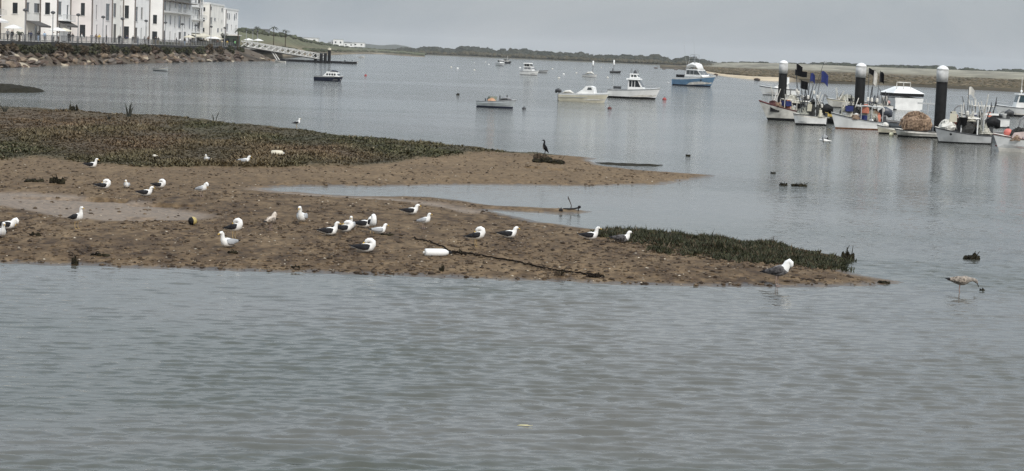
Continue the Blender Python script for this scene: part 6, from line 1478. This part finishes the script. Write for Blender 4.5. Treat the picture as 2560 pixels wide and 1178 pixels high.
# ------------------------------------------------------------------ people on the promenade
def person_mesh(pose, key):
    V = {'hip': (0, 0, 0.92), 'chest': (0.02, 0, 1.25), 'neck': (0.02, 0, 1.47), 'head': (0.04, 0, 1.56), 'crown': (0.04, 0, 1.70)}
    st = {'stand': (0.0, 0.03), 'walk': (0.28, -0.26), 'walk2': (0.18, -0.16), 'lean': (0.05, -0.05)}[pose]
    for s, k in ((1, 'l'), (-1, 'r')):
        f = st[0] if s > 0 else st[1]
        V['h' + k] = (0, 0.09 * s, 0.88); V['k' + k] = (f * 0.55 + 0.03, 0.10 * s, 0.48); V['a' + k] = (f, 0.10 * s, 0.08); V['t' + k] = (f + 0.15, 0.11 * s, 0.03)
        V['s' + k] = (0.02, 0.18 * s, 1.40); a = -f * 0.7 if pose != 'lean' else 0.3
        V['e' + k] = (a * 0.5, 0.24 * s, 1.13); V['w' + k] = (a + 0.08, 0.23 * s, 0.92); V['f' + k] = (a + 0.11, 0.22 * s, 0.80)
    E = [('hip', 'chest'), ('chest', 'neck'), ('neck', 'head'), ('head', 'crown')]
    for k in 'lr': E += [('hip', 'h' + k), ('h' + k, 'k' + k), ('k' + k, 'a' + k), ('a' + k, 't' + k), ('chest', 's' + k), ('s' + k, 'e' + k), ('e' + k, 'w' + k), ('w' + k, 'f' + k)]
    R = {'hip': (0.15, 0.13), 'chest': (0.17, 0.12), 'neck': (0.06, 0.06), 'head': (0.085, 0.095), 'crown': (0.07, 0.08)}
    rr = {'h': 0.095, 'k': 0.065, 'a': 0.045, 't': 0.04, 's': 0.065, 'e': 0.048, 'w': 0.035, 'f': 0.035}
    names = list(V); me = bpy.data.meshes.new('person_base'); me.from_pydata([V[n] for n in names], [(names.index(a), names.index(b)) for a, b in E], [])
    o = bpy.data.objects.new('person_base', me); COL.objects.link(o)
    mod = o.modifiers.new('skin', 'SKIN'); mod.use_smooth_shade = True
    for i, n in enumerate(names):
        sv = me.skin_vertices[0].data[i]; r = R.get(n) or (rr[n[0]],) * 2; sv.radius = r; sv.use_root = (n == 'hip')
    sub = o.modifiers.new('sub', 'SUBSURF'); sub.levels = 1; sub.render_levels = 1
    dg = bpy.context.evaluated_depsgraph_get(); ev = o.evaluated_get(dg); out = bpy.data.meshes.new_from_object(ev); out.name = 'person'
    bpy.data.objects.remove(o)
    for m in (SKIN, SKIN, SKIN, SKIN): out.materials.append(m)
    for p in out.polygons:
        c = p.center; ay = abs(c.y)
        p.material_index = 1 if c.z < 0.93 and ay < 0.19 else (3 if c.z > 1.62 or (c.z > 1.5 and c.x < 0.02) else (2 if c.z < 1.46 and not (ay > 0.19 and c.z < 0.9) else 0))
    return out
PM = {k: person_mesh(k, k) for k in ('stand', 'walk', 'walk2', 'lean')}
CL = {'black': (0.012, 0.012, 0.014), 'navy': (0.02, 0.025, 0.06), 'grey': (0.16, 0.16, 0.165), 'white': (0.7, 0.7, 0.68), 'khaki': (0.24, 0.19, 0.12), 'blue denim': (0.06, 0.09, 0.16), 'brown': (0.10, 0.06, 0.04), 'red': (0.35, 0.04, 0.04), 'beige': (0.45, 0.38, 0.28), 'bright green': (0.30, 0.75, 0.30), 'yellow': (0.55, 0.38, 0.08), 'pale blue': (0.32, 0.42, 0.55), 'dark green': (0.03, 0.05, 0.03)}
def cloth(n): return mat('cloth_' + n.replace(' ', '_'), CL[n], 0.85, 0.15, 6.0)
def person(px, x, pose, yaw, top, leg, label, h=1.0, z=QZ, y=None):
    y = ypx(px, x) if y is None else y
    o = link_mesh('person', PM[pose], None, (x, y, z), (0, 0, math.radians(yaw)), (h, h, h))
    for i, m in enumerate((SKIN, cloth(leg), cloth(top), HAIR)): o.material_slots[i].link = 'OBJECT'; o.material_slots[i].material = m
    return tag(o, label, 'person', 'people on the promenade')
PPL = [(6, -75.2, 'walk', 90, 'grey', 'black', 'person in grey top and black trousers walking before the white parasol of the beige house'),
       (17, -75.6, 'walk2', 270, 'black', 'black', 'person all in black walking at the start of the promenade'),
       (58, -75.3, 'stand', 0, 'black', 'grey', 'person in black top standing past the first lamp post'), (64, -76, 'walk', 90, 'navy', 'black', 'person in navy walking past the first lamp post'),
       (82, -75.4, 'walk', 90, 'black', 'pale blue', 'person in black with pale blue trousers walking between two lamp posts'), (98, -75.4, 'walk2', 270, 'pale blue', 'grey', 'person in pale blue top before the pale house'),
       (121, -76.2, 'stand', 180, 'white', 'black', 'person in white top by the second lamp post'), (132, -76, 'stand', 0, 'white', 'brown', 'person in white top and brown trousers beside the white parasol'),
       (158, -75.6, 'walk', 90, 'black', 'black', 'person in black before the pinkish house'), (168, -75.8, 'walk', 270, 'black', 'grey', 'person in black top and grey trousers before the pinkish house'),
       (190, -75.3, 'lean', 0, 'white', 'black', 'person in white leaning on the railing by the third lamp post'), (215, -75.6, 'walk', 90, 'grey', 'grey', 'person in grey walking by the large plain house'),
       (226, -75.4, 'walk2', 90, 'brown', 'black', 'person in brown top walking by the large plain house'), (234, -75.2, 'walk', 270, 'yellow', 'khaki', 'person in yellow jacket and khaki trousers by the railing'),
       (252, -75.7, 'stand', 0, 'black', 'navy', 'person in black standing before the large plain house'), (283, -75.4, 'walk', 90, 'black', 'black', 'first of two people in black before the long pale house'), (286, -75.9, 'walk', 90, 'black', 'grey', 'second of two people in black before the long pale house, in grey trousers'),
       (303, -75.4, 'walk', 270, 'navy', 'white', 'person in navy top and white trousers at the long pale house'), (318, -75.5, 'walk2', 90, 'black', 'grey', 'person in black walking beyond the fifth lamp post'), (330, -75.5, 'walk', 90, 'grey', 'blue denim', 'person in grey top and denim by the long pale house'),
       (346, -75.6, 'stand', 0, 'black', 'black', 'person in black standing next to the sixth lamp post'), (356, -75.5, 'walk', 90, 'brown', 'black', 'person in brown jacket near the sixth lamp post'), (374, -75.5, 'walk', 270, 'black', 'navy', 'person in black top and navy trousers before the terrace house'), (381, -75.6, 'walk2', 90, 'black', 'khaki', 'person in black top and khaki trousers before the terrace house'),
       (397, -75.7, 'stand', 180, 'navy', 'black', 'person in navy standing by the seventh lamp post'), (426, -75.4, 'lean', 0, 'black', 'black', 'person in black leaning on the railing before the terrace house'), (436, -75.4, 'walk', 90, 'white', 'grey', 'person in white jacket before the terrace house'),
       (447, -75.5, 'walk', 90, 'black', 'pale blue', 'person in black top beside the cream parasol'), (461, -75.6, 'walk2', 270, 'black', 'black', 'person in black under the cream parasol'), (492, -75.2, 'stand', 0, 'black', 'black', 'broad person in black standing by the stepped apartment house'), (501, -75.4, 'stand', 180, 'black', 'grey', 'person in black and grey by the stepped apartment house'),
       (529, -75.5, 'walk', 90, 'brown', 'black', 'person in brown by the slanted cream parasol'), (540, -75.4, 'walk2', 90, 'beige', 'beige', 'person in beige near the dark green kiosk'), (553, -75.2, 'walk', 270, 'yellow', 'khaki', 'person in yellow and khaki before the dark green kiosk'), (572, -74.8, 'stand', 0, 'bright green', 'dark green', 'person in bright green vest before the dark green kiosk'), (604, -73, 'stand', 0, 'black', 'black', 'first of two people in black at the gangway head'), (614, -72.5, 'stand', 0, 'black', 'black', 'second of two people in black at the gangway head, on its ramp side')]
for a in PPL: person(*a, h=0.95 + 0.08 * (a[0] % 7) / 7)
# small palms and trees of the promenade
def palm(px, x, h, label, y=None, crown=1.3, z=QZ, n=16):
    y = ypx(px, x) if y is None else y; r = random.Random(int(px)); t = thing('palm_tree', label, 'palm', (x, y, z))
    MB().path([(0, 0, -0.3), (0.05, 0.05, h * 0.5), (0.0, 0.1, h)], [0.20, 0.15, 0.13], 7).build('trunk', WOOD, t)
    b = MB()
    for i in range(n):
        a = 2 * math.pi * i / n + r.uniform(-0.2, 0.2); e = r.uniform(-0.2, 1.1); L = crown * r.uniform(0.8, 1.1)
        pts = [Vector((0, 0.1, h))]
        for k in range(1, 5):
            f = k / 4; pts.append(Vector((math.cos(a) * L * f * math.cos(e * 0.6), 0.1 + math.sin(a) * L * f * math.cos(e * 0.6), h + L * (math.sin(e) * f - 0.75 * f * f))))
        b.path(pts, [(0.05, 0.02), (0.16, 0.02), (0.18, 0.02), (0.12, 0.02), (0.02, 0.01)], 4)
    b.build('crown', mat('palm_frond', (0.035, 0.042, 0.02), 0.8, 0.3), t)
palm(35, -74.8, 1.2, 'small dark potted palm beside the first lamp post', crown=0.8)
palm(545, -78, 3.0, 'dark round-headed palm before the dark green kiosk', crown=1.5)
palm(579, -72, 4.4, 'tall dark palm beside the square white block', crown=1.2)
palm(669, -88, 9.5, 'taller headland palm with tight round crown', 690, 2.2, 1.0); palm(692, -85, 8.6, 'second headland palm with bushy stem', 700, 2.0, 1.0); palm(625, -98, 9.0, 'headland palm beside the grey block', 720, 1.8, 1.5)
# ------------------------------------------------------------------ gangway and pontoon
g0 = Vector((-70.5, 494, 3.7)); g1 = Vector((-53.5, 528, 0.85)); gd = g1 - g0; gl = gd.length; gu = gd / gl; gn = Vector((-gu.y, gu.x, 0)).normalized()
t = thing('gangway', 'long white lattice gangway sloping from the promenade to the pontoon', 'gangway', g0)
GW = mat('white_galvanised_truss', (0.60, 0.59, 0.56), 0.5, 0.1)
def bar3(name, a, b, r, m): return MB().tube(a, b, r, n=5).build(name, m, t)
for s in (-0.9, 0.9):
    o_ = gn * s
    bar3('bottom_chord', o_, o_ + gd, 0.14, GW); bar3('top_chord', o_ + Vector((0, 0, 1.35)), o_ + gd + Vector((0, 0, 1.35)), 0.12, GW)
    N = 14
    for k in range(N):
        a, b = o_ + gd * (k / N), o_ + gd * ((k + 1) / N); h = Vector((0, 0, 1.35))
        MB().tube(a, b + h, 0.10, n=4).tube(a + h, b, 0.10, n=4).build('lattice_panel', GW, t)
M_ = MB(); c0 = [gn * -0.85, gn * 0.85, gn * 0.85 + gd, gn * -0.85 + gd]; M_.quadpts([p + Vector((0, 0, 0.06)) for p in c0]); M_.quadpts([p + Vector((0, 0, -0.10)) for p in reversed(c0)]); M_.build('deck', DGREY, t)
for f in (0.33, 0.36): MB().tube(gd * f + Vector((0, 0, -0.1)), Vector((gd.x * f + 1.5, gd.y * f, -3.2)), 0.16, n=6).build('strut', GW, t)
t = thing('pontoon', 'dark floating landing stage at the foot of the lattice gangway', 'pontoon', (-56, 534, 0)); MB().box((0, 0, 0.30), (22, 5, 0.62)).build('deck', BLACK, t)
for i in range(4): MB().box((-8 + 5.2 * i, -2.55, 0.45), (0.9, 0.12, 0.35)).build('fender', DGREY, t)
for i, (px, h, m, lb) in enumerate(((791, 3.0, BLACK, 'dark leaning dolphin pile at the gangway foot'), (803, 2.9, BLACK, 'second dark pile beside the gangway foot'), (813, 3.0, BLACK, 'third dark pile beside the gangway foot'), (823, 4.0, BLACK, 'dark landing stage pile with pale yellow cap'))):
    p = at(px, 150, 524); t = thing('landing_pile', lb, 'pile', (p.x, 524, -0.4))
    MB().tube((-0.6 if i == 0 else 0, 0, h), (0, 0, 0), 0.42, 0.42, 8).build('shaft', m, t)
    MB().lathe((-0.6 if i == 0 else 0, 0, h), [(0.46, 0), (0.46, 0.5 if i == 3 else 0.12), (0.1, 0.6 if i == 3 else 0.2)], 8).build('cap', CREAM if i == 3 else DGREY, t)

# ------------------------------------------------------------------ haze
hz = bpy.data.materials.new('haze'); hz.use_nodes = True; nt = hz.node_tree; nt.nodes.clear()
ho = nt.nodes.new('ShaderNodeOutputMaterial'); pv = nt.nodes.new('ShaderNodeVolumePrincipled')
pv.inputs['Color'].default_value = (0.93, 0.96, 1.0, 1); pv.inputs['Density'].default_value = 0.00006; pv.inputs['Anisotropy'].default_value = 0.0
nt.links.new(pv.outputs[0], ho.inputs['Volume'])
MATS['haze'] = hz
o = MB().box((0, 4400, 34), (12400, 9400, 72)).build('haze', hz); struct(tag(o, 'thin pale haze over the lagoon', 'haze'), 'stuff')
